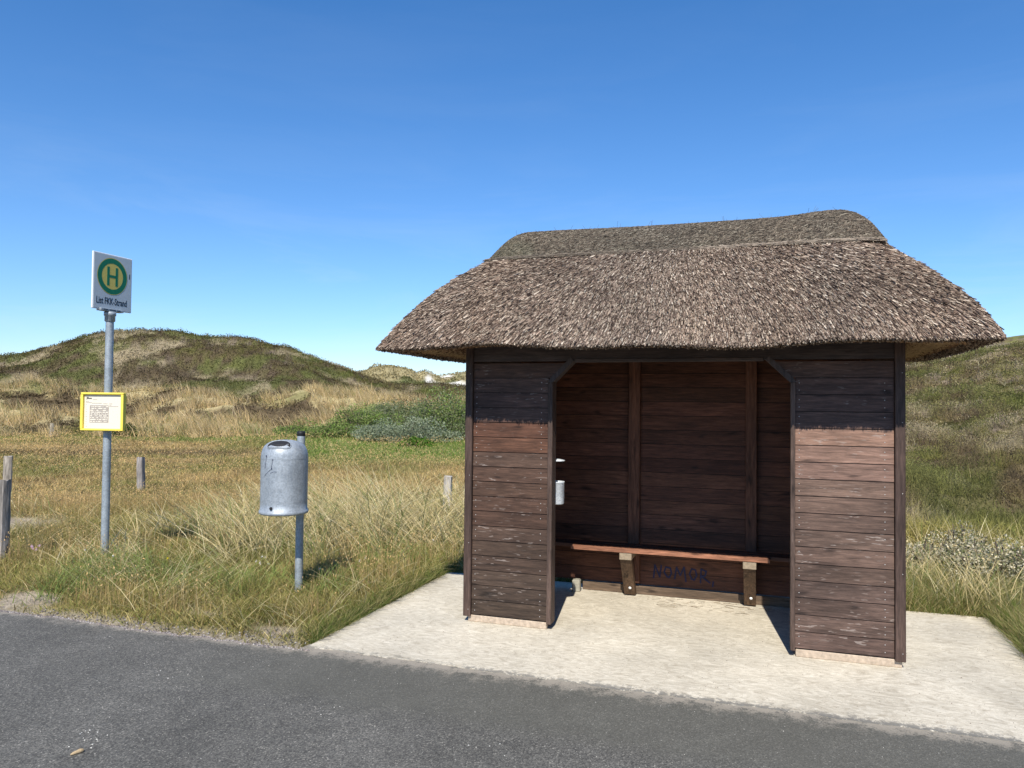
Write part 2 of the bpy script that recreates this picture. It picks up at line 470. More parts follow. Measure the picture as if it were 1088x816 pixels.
HEATH = np.array([(.155, .148, .044), (.165, .128, .062), (.090, .064, .044), (.200, .180, .064), (.180, .138, .105), (.35, .285, .175)])
def zone_colour(x, y):
    """albedo of the ground cover at a place"""
    c, D, R = cpx(x, y)
    n1 = fbm(x*.35, y*.35, 4, 41); n2 = fbm(x*1.3, y*1.3, 3, 42); n3 = fbm(x*.09, y*.09, 4, 43)
    nx = patch(x, y, D)
    gold = np.array([.52, .375, .165]); green = np.array([.185, .200, .050]); brown = np.array([.27, .185, .075]); straw = np.array([.50, .41, .21]); lush = np.array([.140, .215, .040])
    def mix(a, b, t): return a+(b-a)*t[:, None]
    col = np.tile(gold, (len(x), 1))
    col = mix(col, np.tile(green, (len(x), 1)), sst(n1, .42, .62)*.75)
    col = mix(col, np.tile(brown, (len(x), 1)), sst(n2, .5, .7)*.7)
    # nearer verge is greener
    col = mix(col, np.tile(green*1.02, (len(x), 1)), (1-sst(D, 9.5, 14))*.55)
    t = sst(c, 190, 240)*sst(D, 7.6, 8.4)*(1-sst(D, 11.2, 12.4))*(1-sst(c, 600, 700))
    col = mix(col, np.tile(np.array([.125, .150, .045]), (len(x), 1)), t*.6)
    # lush strip in front of the shrubs
    t = sst(c, 270, 335)*sst(D, 19.5, 24)*(1-sst(D, 33, 40))*(1-sst(c, 640, 800))
    col = mix(col, np.tile(lush*1.15, (len(x), 1)), t*.95)
    t = (.45+.55*sst(c, 90, 180))*sst(D, 30.5, 33.5)*(1-sst(D, 36, 39))*(1-sst(c, 640, 800))
    col = mix(col, np.tile(lush*1.1, (len(x), 1)), t*.8)
    # darker hollow across the meadow
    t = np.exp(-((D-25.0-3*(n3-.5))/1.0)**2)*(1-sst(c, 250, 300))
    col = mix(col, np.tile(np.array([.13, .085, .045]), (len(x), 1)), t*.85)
    # marram bank
    bank = sst(D, 36, 40)*(1-sst(D, 55, 60))*(1-sst(c, 640, 800))
    bc = mix(np.tile(straw, (len(x), 1)), np.tile(np.array([.105, .075, .042]), (len(x), 1)), sst(nx, .46, .54)*.97)
    bc = mix(bc, np.tile(green*.6, (len(x), 1)), sst(n1, .58, .68)*.6)
    gs_ = sst(c, 335, 400)*(1-sst(D, 43, 50))
    bc = mix(bc, np.tile(np.array([.15, .205, .055]), (len(x), 1)), gs_*.85)
    col = mix(col, bc, bank)
    # heath
    heath = np.maximum(sst(D, 56, 61)*(1-sst(c, 640, 800)), sst(c, 700, 900)*sst(D, 9.6, 10.8))
    idx = np.clip(((n2*.45+nx*.55)-.28)/.44, 0, .999)*5
    i0 = idx.astype(int); fr = (idx-i0)
    hc = HEATH[i0]*(1-fr[:, None])+HEATH[np.minimum(i0+1, 5)]*fr[:, None]
    hc = hc*np.where(c > 700, 1.18, .86)[:, None]
    hc = mix(hc, np.tile(np.array([.095, .070, .042]), (len(x), 1)), (1-sst(D, 68, 82))*sst(D, 40, 58)*.75*(c < 640))
    hc = mix(hc, np.tile(np.array([.115, .140, .034]), (len(x), 1)), sst(n1, .54, .64)*.55)
    hc = mix(hc, np.tile(HEATH[5]*1.0, (len(x), 1)), sst(nx+.22*np.exp(-((c-95)/50)**2)*sst(D, 72, 82)*(c < 640)+.12*np.exp(-((c-320)/60)**2)*sst(D, 80, 86)*(c < 640), .635, .74)*.75)
    col = mix(col, hc, heath)
    # far dunes, paler, with bare sand
    fd = sst(D, 120, 140)*(1-sst(c, 640, 800))
    fc = mix(np.tile(np.array([.36, .30, .155]), (len(x), 1)), np.tile(np.array([.12, .135, .045]), (len(x), 1)), sst(fbm(x*.10, y*.10, 5, 51), .46, .58)*.85)
    col = mix(col, fc, fd)
    sand = np.array([.78, .74, .66])
    t = fd*sst(D, 150, 165)*sst(c, 449, 456)*(1-sst(c, 492, 500))*sst(fbm(x*.05+3, y*.16, 3, 52), .40, .50)
    col = mix(col, np.tile(sand, (len(x), 1)), t)
    # path on the bank
    t = np.exp(-((D-56-(500-c)*.05)/1.6)**2)*sst(c, 455, 475)*(1-sst(c, 640, 700))
    col = mix(col, np.tile(np.array([.42, .32, .20]), (len(x), 1)), t*.9)
    # bare sandy patches on the verge
    t = np.maximum.reduce([np.exp(-(((x+7.6)/1.1)**2+((y-1.9)/.8)**2)), np.exp(-(((x+3.75)/.45)**2+((y+.72)/.30)**2)), .9*np.exp(-(((x+2.15)/.40)**2+((y+.62)/.16)**2)),
                           .8*np.exp(-(((x+1.25)/.35)**2+((y+.75)/.14)**2))])
    t2 = sst(t+.9*(n2-.5)+.5*(fbm(x*5, y*5, 3, 46)-.5), .42, .75)
    col = mix(col, np.tile(np.array([.40, .33, .245]), (len(x), 1)), t2*(R < 25))
    return col, t2*(R < 25)

def build_terrain():
    th = np.concatenate([np.radians(np.arange(-180, -60, 3.0)), np.radians(np.arange(-60, -38, .4)), np.radians(np.arange(-38, 38, .16)), np.radians(np.arange(38, 60, .4)), np.radians(np.arange(60, 180, 3.0))])
    r = [0.6]
    while r[-1] < 4000:
        q = r[-1]; r.append(q*(1.014 if q < 130 else (1.03 if q < 450 else 1.15)))
    r = np.array(r)
    TH, R = np.meshgrid(th, r)
    a = TH-YAW
    x = CAM[0]+R*np.sin(a); y = CAM[1]+R*np.cos(a)
    z = terrain(x.ravel(), y.ravel())
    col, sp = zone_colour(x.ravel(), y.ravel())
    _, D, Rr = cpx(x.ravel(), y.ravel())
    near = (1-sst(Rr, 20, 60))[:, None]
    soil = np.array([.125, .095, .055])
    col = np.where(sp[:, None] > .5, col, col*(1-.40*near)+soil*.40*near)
    # gritty strip beside the road
    e = y.ravel()-road_edge(x.ravel())
    g = (np.exp(-(np.maximum(e-.03, 0)/.09)**2)*(Rr < 60))[:, None]
    col = col*(1-g*.85)+np.array([.30, .265, .235])*g*.85
    nr, nt_ = R.shape
    i = np.arange(nr-1)[:, None]*nt_; j = np.arange(nt_)[None, :]; j1 = (j+1) % nt_
    F = np.stack([i+j, i+j1, i+nt_+j1, i+nt_+j], -1).reshape(-1, 4)
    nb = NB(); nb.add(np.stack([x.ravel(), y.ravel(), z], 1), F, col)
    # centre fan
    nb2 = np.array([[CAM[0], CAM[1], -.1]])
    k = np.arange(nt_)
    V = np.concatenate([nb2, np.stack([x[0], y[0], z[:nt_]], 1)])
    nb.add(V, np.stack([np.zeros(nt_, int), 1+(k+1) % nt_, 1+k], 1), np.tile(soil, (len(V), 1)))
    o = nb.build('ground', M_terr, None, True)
    props(o, 'sandy ground of meadow and dunes', None, None, 'structure')
build_terrain()

# ------------------------------------------------------------------ road and slab
def strip_sheet(name, x0, x1, step, yfun, yfar, z, mat, label, thick=.0):
    xs = np.concatenate([np.arange(x0, -9, 1.0), np.arange(-9, 9, step), np.arange(9, x1+1, 1.0)])
    e = yfun(xs); n = len(xs)
    V = np.concatenate([np.stack([xs, e, np.full(n, z)], 1), np.stack([xs, e-.25, np.full(n, z)], 1), np.stack([xs, np.full(n, yfar), np.full(n, z)], 1), np.stack([xs, e+.005, np.full(n, z-.06)], 1)])
    k = np.arange(n-1)
    F = np.concatenate([np.stack([k+b, k+1+b, k+1+a, k+a], 1) for a, b in ((0, n), (n, 2*n), (3*n, 0))])
    nb = NB(); nb.add(V, F, np.ones((len(V), 3)))
    return props(nb.build(name, mat), label, None, None, 'structure')
def edge_road(x):
    return np.where((x > X_PAD0-.03) & (x < X_PAD1), -.90, road_edge(x))
strip_sheet('road', -90, 90, .012, edge_road, -9.0, -.004, M_asph, 'grey asphalt road running past the concrete slab')

def build_pad():
    xs = np.linspace(X_PAD0, X_PAD1, 900)
    front = -.985 - .045*(fbm(xs*2.2, xs*0, 4, 61)-.5) - .03*(fbm(xs*17, xs*0+2, 4, 62)-.5) - .01*(xs-1)
    back = Y_PAD1 + .0*xs + .012*(xs-1)
    lwob = 0
    n = len(xs)
    ys = [front, np.full(n, -.8), np.full(n, 0.3), back]
    V = np.concatenate([np.stack([xs + (.006*(fbm(y*5, y*0, 3, 3)-.5) if 0 else 0), y, np.where(y < -.97, .0, .0)+0*y], 1) for y in ys] + [np.stack([xs, front-.004, np.full(n, -.05)], 1), np.stack([xs, back, np.full(n, -.12)], 1)])
    k = np.arange(n-1)
    F = np.concatenate([np.stack([k+a, k+1+a, k+1+b, k+b], 1) for a, b in ((0, n), (n, 2*n), (2*n, 3*n), (4*n, 0), (3*n, 5*n))])
    nb = NB(); nb.add(V, F, np.ones((len(V), 3)))
    for i, s in ((0, 1), (n-1, -1)):
        q = np.array([[xs[i], front[i], 0], [xs[i], back[i], 0], [xs[i], back[i], -.12], [xs[i], front[i], -.12]])
        nb.add(q, np.array([[0, 1, 2, 3][::s]]), np.ones((4, 3)))
    props(nb.build('pavement', M_conc), 'pale brushed concrete slab under the shelter', None, None, 'structure')
build_pad()

# ------------------------------------------------------------------ shelter
SH = thing('bus_shelter', 'dark brown timber bus shelter with a thick thatched roof on a concrete slab', 'bus shelter')
PH = .1161; ZB = .063        # board cover and height of the lowest board
def jit(col, a=.1):
    k = 1+random.uniform(-a, a); return tuple(max(.004, c*k*(1+random.uniform(-a*.15, a*.15))) for c in col)
def planks_front(mb, x0, x1, z0, n, col, cuts=None, y=0.0, nails=True):
    for i in range(n):
        za = z0+i*PH; zb = za+PH-.006
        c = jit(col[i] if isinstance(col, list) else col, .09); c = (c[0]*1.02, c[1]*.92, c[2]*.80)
        if cuts and i in cuts:
            mb.prism(cuts[i](za, zb), 'y', y, y+.022, 0, c)
        else:
            # weatherboard: top edge set back a little under the board above
            mb.prism([(y, za), (y+.006, zb), (y+.024, zb), (y+.024, za)], 'x', x0, x1, 0, c)
            mb.box(x0, x1, y+.008, y+.024, zb, zb+.006, 0, (c[0]*.25, c[1]*.25, c[2]*.25))
        if nails:
            for nx in (x0+.025, x1-.055):
                for nz in (za+.028, za+.078):
                    if random.random() < .88:
                        mb.lathe([(.0042, 0), (.0035, .0015), (0.0, .002)], 6, 1, (1, 1, 1), (0, 0, 0))
                        # move the last 18 verts on to the board face
                        for q in range(18):
                            vx, vy, vz = mb.v[-18+q]
                            mb.v[-18+q] = (nx+vx, y+.001-vz+.0015, nz+vy+random.uniform(-.0, .0))
Lc = (.072, .047, .037); Lr = (.105, .050, .032); WM = 1
Rc = (.130, .094, .076); Rt = (.235, .150, .122)
left_cols = [Lc]*11+[(.092, .052, .039), Lr, (.125, .062, .042), Lc, Lc, Lc]
left_cols = [(.064, .047, .038)]*3+[(.072, .050, .040)]*3+[(.082, .050, .038)]*3+[(.088, .054, .042), (.080, .053, .042), (.105, .055, .038), (.115, .058, .040), (.080, .050, .042), (.080, .050, .042), (.080, .050, .042), (.084, .051, .041)]
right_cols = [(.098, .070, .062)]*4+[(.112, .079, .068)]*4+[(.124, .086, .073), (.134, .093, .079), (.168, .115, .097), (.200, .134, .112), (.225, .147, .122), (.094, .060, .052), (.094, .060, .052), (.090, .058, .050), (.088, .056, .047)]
topL = lambda za, zb: [(0.0, za), (.655, za), (.655+.14, zb), (0.0, zb)]
topR = lambda za, zb: [(2.345, za), (3.004, za), (3.004, zb), (2.345-.14, zb)]
mb = MB(); planks_front(mb, 0.0, .613, ZB, 17, left_cols, {16: topL}); mb.build('front_wall', [M_woodx, M_nail], SH)
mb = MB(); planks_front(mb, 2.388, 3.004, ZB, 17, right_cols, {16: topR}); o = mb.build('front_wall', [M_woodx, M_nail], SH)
props(o, 'right front wall of boards faded to a pale pinkish brown')
# lintel above the opening
mb = MB(); mb.box(-.06, 3.066, .002, .05, 2.046, 2.30, 0, (.060, .045, .040), .003); mb.box(.82, 2.18, -.006, .035, 2.036, 2.062, 0, (.065, .048, .042), .003)
mb.build('lintel', M_woodi, SH)
# trims of the opening with their diagonal corners
def trim(xo, xi, xt, s):
    mb = MB()
    mb.box(min(xo, xi), max(xo, xi), -.014, .10, ZB-.02, 1.885, 0, (.088, .058, .045), .003)
    w = .036
    # diagonal
    a = (xi, 1.885); b = (xt, 2.047); 
    dx, dz = b[0]-a[0], b[1]-a[1]; L = math.hypot(dx, dz); nx, nz = -dz/L*s, dx/L*s
    mb.prism([(a[0], a[1]), (b[0], b[1]), (b[0]-.707*s*w, b[1]+.707*w), (a[0]-.707*s*w, a[1]+.707*w), (xo, a[1])], 'y', -.0125, .098, 0, (.065, .050, .046))
    return mb.build('opening_trim', M_woodz, SH)
trim(.613, .650, .812, 1); trim(2.388, 2.357, 2.190, -1)
# corner boards
for x0, x1 in ((-.064, -.004), (3.008, 3.071)):
    mb = MB(); mb.box(x0, x1, -.022, .07, .045, 2.22, 0, (.072, .046, .036), .004)
    for zz in (.10, .62, 1.15, 1.62, 1.95):
        mb.lathe([(.004, 0), (.0035, .0015), (0, .002)], 6, 1)
        for q in range(18):
            vx, vy, vz = mb.v[-18+q]; mb.v[-18+q] = ((x0+x1)/2+.012+vx, -.0205-vz, zz+vy)
    mb.build('corner_board', [M_woodz, M_nail], SH)
# raw base boards
for x0, x1 in ((-.03, .612), (2.392, 3.052)):
    mb = MB(); mb.box(x0, x1, .004, .055, .0, .052, 0, (.45, .36, .27), .004); mb.build('base_board', M_raw, SH)
# side walls
for xo, xi in ((-.055, -.03), (3.03, 3.055)):
    mb = MB()
    for i in range(18):
        za = .05+i*PH; c = jit((.085, .060, .048)); mb.box(xo, xi, .072, 1.375, za, za+PH-.005, 0, c, .002)
        mb.box(xo+.004, xi-.004, .072, 1.375, za+PH-.005, za+PH, 0, (.02, .014, .012))
    mb.build('side_wall', M_woody, SH)
# back wall
YW = 1.35
mb = MB(); BH = .128; bc = (.112, .047, .028)
for i in range(17):
    za = .085+i*BH; c = jit(bc, .22)
    mb.prism([(YW, za), (YW+.005, za+BH-.005), (YW+.024, za+BH-.005), (YW+.024, za)], 'x', -.03, 3.03, 0, c)
    mb.box(-.03, 3.03, YW+.009, YW+.024, za+BH-.005, za+BH, 0, (.012, .008, .006))
BW = mb.build('back_wall', M_woodi, SH)
# graffiti letters on the back wall, hand drawn strokes under the bench
def strokes(lines, x0, z0, sx, sz, y, w):
    mb = MB()
    for ln in lines:
        for (a, b), (c, d) in zip(ln[:-1], ln[1:]):
            ax, az, bx, bz = x0+a*sx, z0+b*sz, x0+c*sx, z0+d*sz
            dx, dz = bx-ax, bz-az; L = math.hypot(dx, dz) or 1e-6; nx, nz = -dz/L*w, dx/L*w
            ex, ez = dx/L*w*.6, dz/L*w*.6
            mb.add([(ax+nx-ex, y, az+nz-ez), (bx+nx+ex, y, bz+nz+ez), (bx-nx+ex, y, bz-nz+ez), (ax-nx-ex, y, az-nz-ez)], [(0, 1, 2, 3)])
            y -= .00005
    return mb
LN = [[(0, 0), (.1, 1), (.5, .1), (.62, 1)], [(1.1, .15), (.85, .5), (1.0, .9), (1.35, .85), (1.45, .45), (1.25, .1), (1.05, .2)], [(1.7, .05), (1.85, .95), (2.15, .35), (2.45, 1.0), (2.6, -.1)],
      [(3.1, .1), (2.88, .5), (3.05, .92), (3.35, .85), (3.45, .4), (3.25, .08), (3.0, .15)], [(3.75, -.1), (3.8, .95), (4.2, .8), (4.1, .45), (3.8, .4), (4.5, -.05)], [(4.75, .05), (4.7, -.3)]]
strokes(LN, 1.235, .155, .110, .115, YW-.002, .0065).build('graffiti', M_graf, BW)
# posts and sill at the back
for x0, x1 in ((1.008, 1.113), (2.028, 2.122), (-.03, .06), (2.94, 3.03)):
    mb = MB(); mb.box(x0, x1, 1.285, YW-.001, .11 if .5 < x0 < 2.5 else .04, 2.14, 0, (.125, .055, .033), .004); mb.build('back_post', M_woodz, SH)
mb = MB(); mb.box(.585, 3.03, 1.322, YW+.03, .0, .078, 0, (.13, .09, .06), .004); mb.build('sill_beam', M_woodi, SH)

# ------------------------------------------------------------------ thatched roof
TT = np.array([0, .125, .25, .375, .5, .625, .75, .875, 1.0])
XL = np.array([-.612, -.576, -.520, -.464, -.410, -.347, -.270, -.182, -.085])
XR = np.array([3.520, 3.495, 3.440, 3.372, 3.296, 3.222, 3.154, 3.086, 3.017])
NF, NS, NC = 160, 60, 14
def smooth_interp(t, T, A):
    # quadratic-ish smoothing of the table
    p = np.polyfit(T, A, 3); return np.polyval(p, t)
def ring(t, inset=0.0, dz=0.0):
    xl = smooth_interp(t, TT, XL)+inset; xr = smooth_interp(t, TT, XR)-inset
    y0 = -.5+.8*t+inset; y1 = 1.4-y0
    z = 2.135+.775*t+.045*math.sin(math.pi*min(t, 1))+dz
    rc = .10+.22*t
    pts = []
    def seg(a, b, n):
        for k in range(n): pts.append((a[0]+(b[0]-a[0])*k/n, a[1]+(b[1]-a[1])*k/n))
    def arc(cx, cy, a0):
        for k in range(NC):
            a = math.radians(a0+90*k/NC); pts.append((cx+rc*math.cos(a), cy+rc*math.sin(a)))
    seg((xl+rc, y0), (xr-rc, y0), NF); arc(xr-rc, y0+rc, -90)
    seg((xr, y0+rc), (xr, y1-rc), NS); arc(xr-rc, y1-rc, 0)
    seg((xr-rc, y1), (xl+rc, y1), NF); arc(xl+rc, y1-rc, 90)
    seg((xl, y1-rc), (xl, y0+rc), NS); arc(xl+rc, y0+rc, 180)
    P = np.array(pts)
    zz = z + .014*np.sin(P[:, 0]*2.1+1)*(1-t) + .010*np.sin(P[:, 0]*5.3)*(1-t)
    # side hips meet the ridge higher
    return np.column_stack([P, zz])
NU = len(ring(0))
NTT = 26
def roof_grid():
    return np.stack([ring(k/(NTT-1)) for k in range(NTT)])
RG = roof_grid()
def roof_pt(u, t):
    u = u % NU; t = np.clip(t, 0, .9999)*(NTT-1)
    iu = u.astype(int); fu = (u-iu)[:, None]; it = t.astype(int); ft = (t-it)[:, None]
    a = RG[it, iu]*(1-fu)+RG[it, (iu+1) % NU]*fu
    b = RG[it+1, iu]*(1-fu)+RG[it+1, (iu+1) % NU]*fu
    return a*(1-ft)+b*ft
def sticks(nb, P0, P1, rad0, rad1, col, mi):
    """three-sided reed stubs from P0 to P1 with a closing tip"""
    d = P1-P0; d /= np.linalg.norm(d, axis=1)[:, None]
    a = np.tile([0.3, .5, 1.0], (len(d), 1)); a /= np.linalg.norm(a[0])
    u = np.cross(d, a); u /= np.linalg.norm(u, axis=1)[:, None]+1e-9; w = np.cross(d, u)
    ph = rng.uniform(0, 2*math.pi, len(d))
    V = []
    for P, r in ((P0, rad0), (P1, rad1)):
        for k in range(3):
            an = ph+k*2*math.pi/3
            V.append(P+(np.cos(an)*r)[:, None]*u+(np.sin(an)*r)[:, None]*w)
    V = np.stack(V, 1)
    n = len(d); b = np.arange(n)[:, None]*6
    F = np.concatenate([b+np.array([[k, (k+1) % 3, 3+(k+1) % 3, 3+k]]) for k in range(3)])
    C = np.repeat(col, 6, axis=0)
    nb.add(V.reshape(-1, 3), F, C, mi)
    nb.n -= 0
    # cap triangles share the vertices of the chunk just added
    base = nb.n-6*n
    nb.L.append((b+np.array([[3, 4, 5]])+base).astype(np.int32).ravel()); nb.S.append(np.full(n, 3, np.int32)); nb.MI.append(np.full(n, mi, np.int32))
REED = np.array([(.39, .305, .235), (.27, .20, .155), (.165, .118, .092), (.56, .47, .375), (.085, .058, .045), (.33, .24, .185)])
def reed_cols(n, P, k=1.0):
    pr = np.array([.22, .22, .19, .12, .13, .12])
    c = REED[rng.choice(6, n, p=pr)]
    m = .78+.5*fbm(P[:, 0]*1.7, (P[:, 1]+P[:, 2])*1.7, 3, 71)
    m2 = fbm(P[:, 0]*.9+4, (P[:, 2]-P[:, 1])*.9, 3, 72)[:, None]
    tint = np.where(m2 > .5, 1.0, 1.0)*np.array([1, 1, 1])+ (m2-.5)*np.array([.25, 0, -.25])
    return c*m[:, None]*tint*rng.uniform(.55, 1.3, (n, 1))*k*.84*np.array([1.02, 1.0, .96])
def build_roof():
    nb = NB()
    V = RG.reshape(-1, 3)
    i = np.arange(NTT-1)[:, None]*NU; j = np.arange(NU)[None]; j1 = (j+1) % NU
    F = np.stack([i+j, i+j1, i+NU+j1, i+NU+j], -1).reshape(-1, 4)
    nb.add(V, F, np.ones((len(V), 3)), 0)
    # cut lip and underside
    r0 = ring(0); r1 = ring(0, .035, -.006); r2 = ring(0, .25, -.004); r3 = ring(0, .52, .02)
    rs = np.concatenate([r0, r1, r2, r3])
    for a, b, mi in ((0, 1, 1), (1, 2, 1), (2, 3, 1)):
        k = np.arange(NU); k1 = (k+1) % NU
        nb.add(rs, np.stack([b*NU+k, b*NU+k1, a*NU+k1, a*NU+k], 1), np.ones((len(rs), 3)), mi)
    cen = np.array([[1.45, .7, 2.17]]); V = np.concatenate([cen, r3]); k = np.arange(NU)
    nb.add(V, np.stack([np.zeros(NU, int), 1+(k+1) % NU, 1+k], 1), np.ones((len(V), 3)), 1)
    top = RG[-1]; cen = np.array([[1.45, .7, 3.0]]); V = np.concatenate([cen, top])
    nb.add(V, np.stack([np.zeros(NU, int), 1+k, 1+(k+1) % NU], 1), np.ones((len(V), 3)), 0)
    # reed stubs over the whole surface
    def spread(n, tlo, thi):
        u = rng.uniform(0, NU, n*3); t = rng.uniform(tlo, thi, n*3)
        A = roof_pt(u, t); B = roof_pt(u+.5, t); C2 = roof_pt(u, np.minimum(t+.01, .999))
        ar = np.linalg.norm(np.cross(B-A, C2-A), axis=1)
        # the rear faces get fewer stubs
        ar = ar*np.where(A[:, 1] > 1.0, .5, 1.0)
        keep = rng.random(n*3) < ar/np.percentile(ar, 99)
        return u[keep][:n], t[keep][:n]
    for n, tl, th, ln, rr, out in ((165000, 0.0, .985, .105, .0031, .022), (14000, 0.0, .06, .10, .0032, .015), (9000, 0.0, .985, .13, .0036, .032)):
        u, t = spread(n, tl, th)
        P = roof_pt(u, t); Q = roof_pt(u, t-.02*np.where(t > .03, 1, -1)); dn = (Q-P)*np.where(t > .03, 1, -1)[:, None]
        dn /= np.linalg.norm(dn, axis=1)[:, None]+1e-9
        S = roof_pt(u+.6, t)-P
        nr = np.cross(S, -dn); nr /= np.linalg.norm(nr, axis=1)[:, None]+1e-9
        nr *= np.sign(nr[:, 2]+.001)[:, None]
        side = np.cross(dn, nr)
        L = ln*rng.uniform(.6, 1.3, len(P))
        yaw = rng.normal(0, .075, len(P))+.25*(fbm(P[:, 0]*1.5, P[:, 2]*2, 2, 77)-.5)
        d = dn*np.cos(yaw)[:, None]+side*np.sin(yaw)[:, None]
        lift = out*(rng.uniform(.2, 1.3, len(P))*.75+.5*(fbm(P[:, 0]*14, (P[:, 2]-P[:, 1])*14, 2, 78)-.3))
        P1 = P+nr*lift[:, None]+d*(L*.3)[:, None]; P0 = P1-d*L[:, None]-nr*(lift+.004)[:, None]
        r = rr*rng.uniform(.6, 1.5, len(P))
        sticks(nb, P0, P1, r*.9, r, reed_cols(len(P), P), 2)
    # ragged fringe along the lip and underside butts
    n = 9000
    u = rng.uniform(0, NU, n*2); P = roof_pt(u, np.full(n*2, 0.0)); P2 = roof_pt(u+.4, np.full(n*2, 0.0))
    w = np.linalg.norm(P2-P, axis=1); kp = rng.random(n*2) < w/w.max(); P = P[kp]; u = u[kp]
    up = roof_pt(u, np.full(len(u), .05)); dn = P-up; dn /= np.linalg.norm(dn, axis=1)[:, None]
    inn = (np.array([[1.45, .7]])-P[:, :2]); inn = np.clip(inn, -1, 1)
    k = rng.uniform(0, 1, len(P))**2
    off = np.zeros_like(P); ny = np.where(np.abs(P[:, 1]-.7) > 1.12, np.sign(.7-P[:, 1]), 0); nx = np.where(np.abs(P[:, 1]-.7) > 1.12, 0, np.sign(1.45-P[:, 0]))
    off[:, 0] = nx*k*.12; off[:, 1] = ny*k*.12; off[:, 2] = -.006*np.minimum(k*3, 1)
    B = P+off
    P1 = B+dn*rng.uniform(.004, .026, len(P))[:, None]+rng.normal(0, .003, P.shape); P0 = B-dn*.05
    r = rng.uniform(.0035, .007, len(P))
    sticks(nb, P0, P1, r, r, reed_cols(len(P), P, .85), 2)
    # loose butts over the underside
    n = 14000; u = rng.uniform(0, NU, n); P = roof_pt(u, np.zeros(n)); k = rng.uniform(.02, .50, n)
    ny = np.where(np.abs(P[:, 1]-.7) > 1.12, np.sign(.7-P[:, 1]), 0); nx = np.where(np.abs(P[:, 1]-.7) > 1.12, 0, np.sign(1.45-P[:, 0]))
    B = P.copy(); B[:, 0] += nx*k; B[:, 1] += ny*k; B[:, 2] += -.006+.02*sst(k, .1, .5)
    outd = np.stack([-nx, -ny, np.full(n, -.45)], 1).astype(float); outd /= np.linalg.norm(outd, axis=1)[:, None]
    P1 = B+outd*rng.uniform(.004, .022, n)[:, None]; P0 = B-outd*.04
    r = rng.uniform(.0035, .006, n)
    sticks(nb, P0, P1, r, r, reed_cols(n, P, 1.05)*np.array([1.0, .82, .62]), 2)
    return nb.build('thatched_roof', [M_tb, M_tu, M_ts], SH)
ROOF = build_roof()

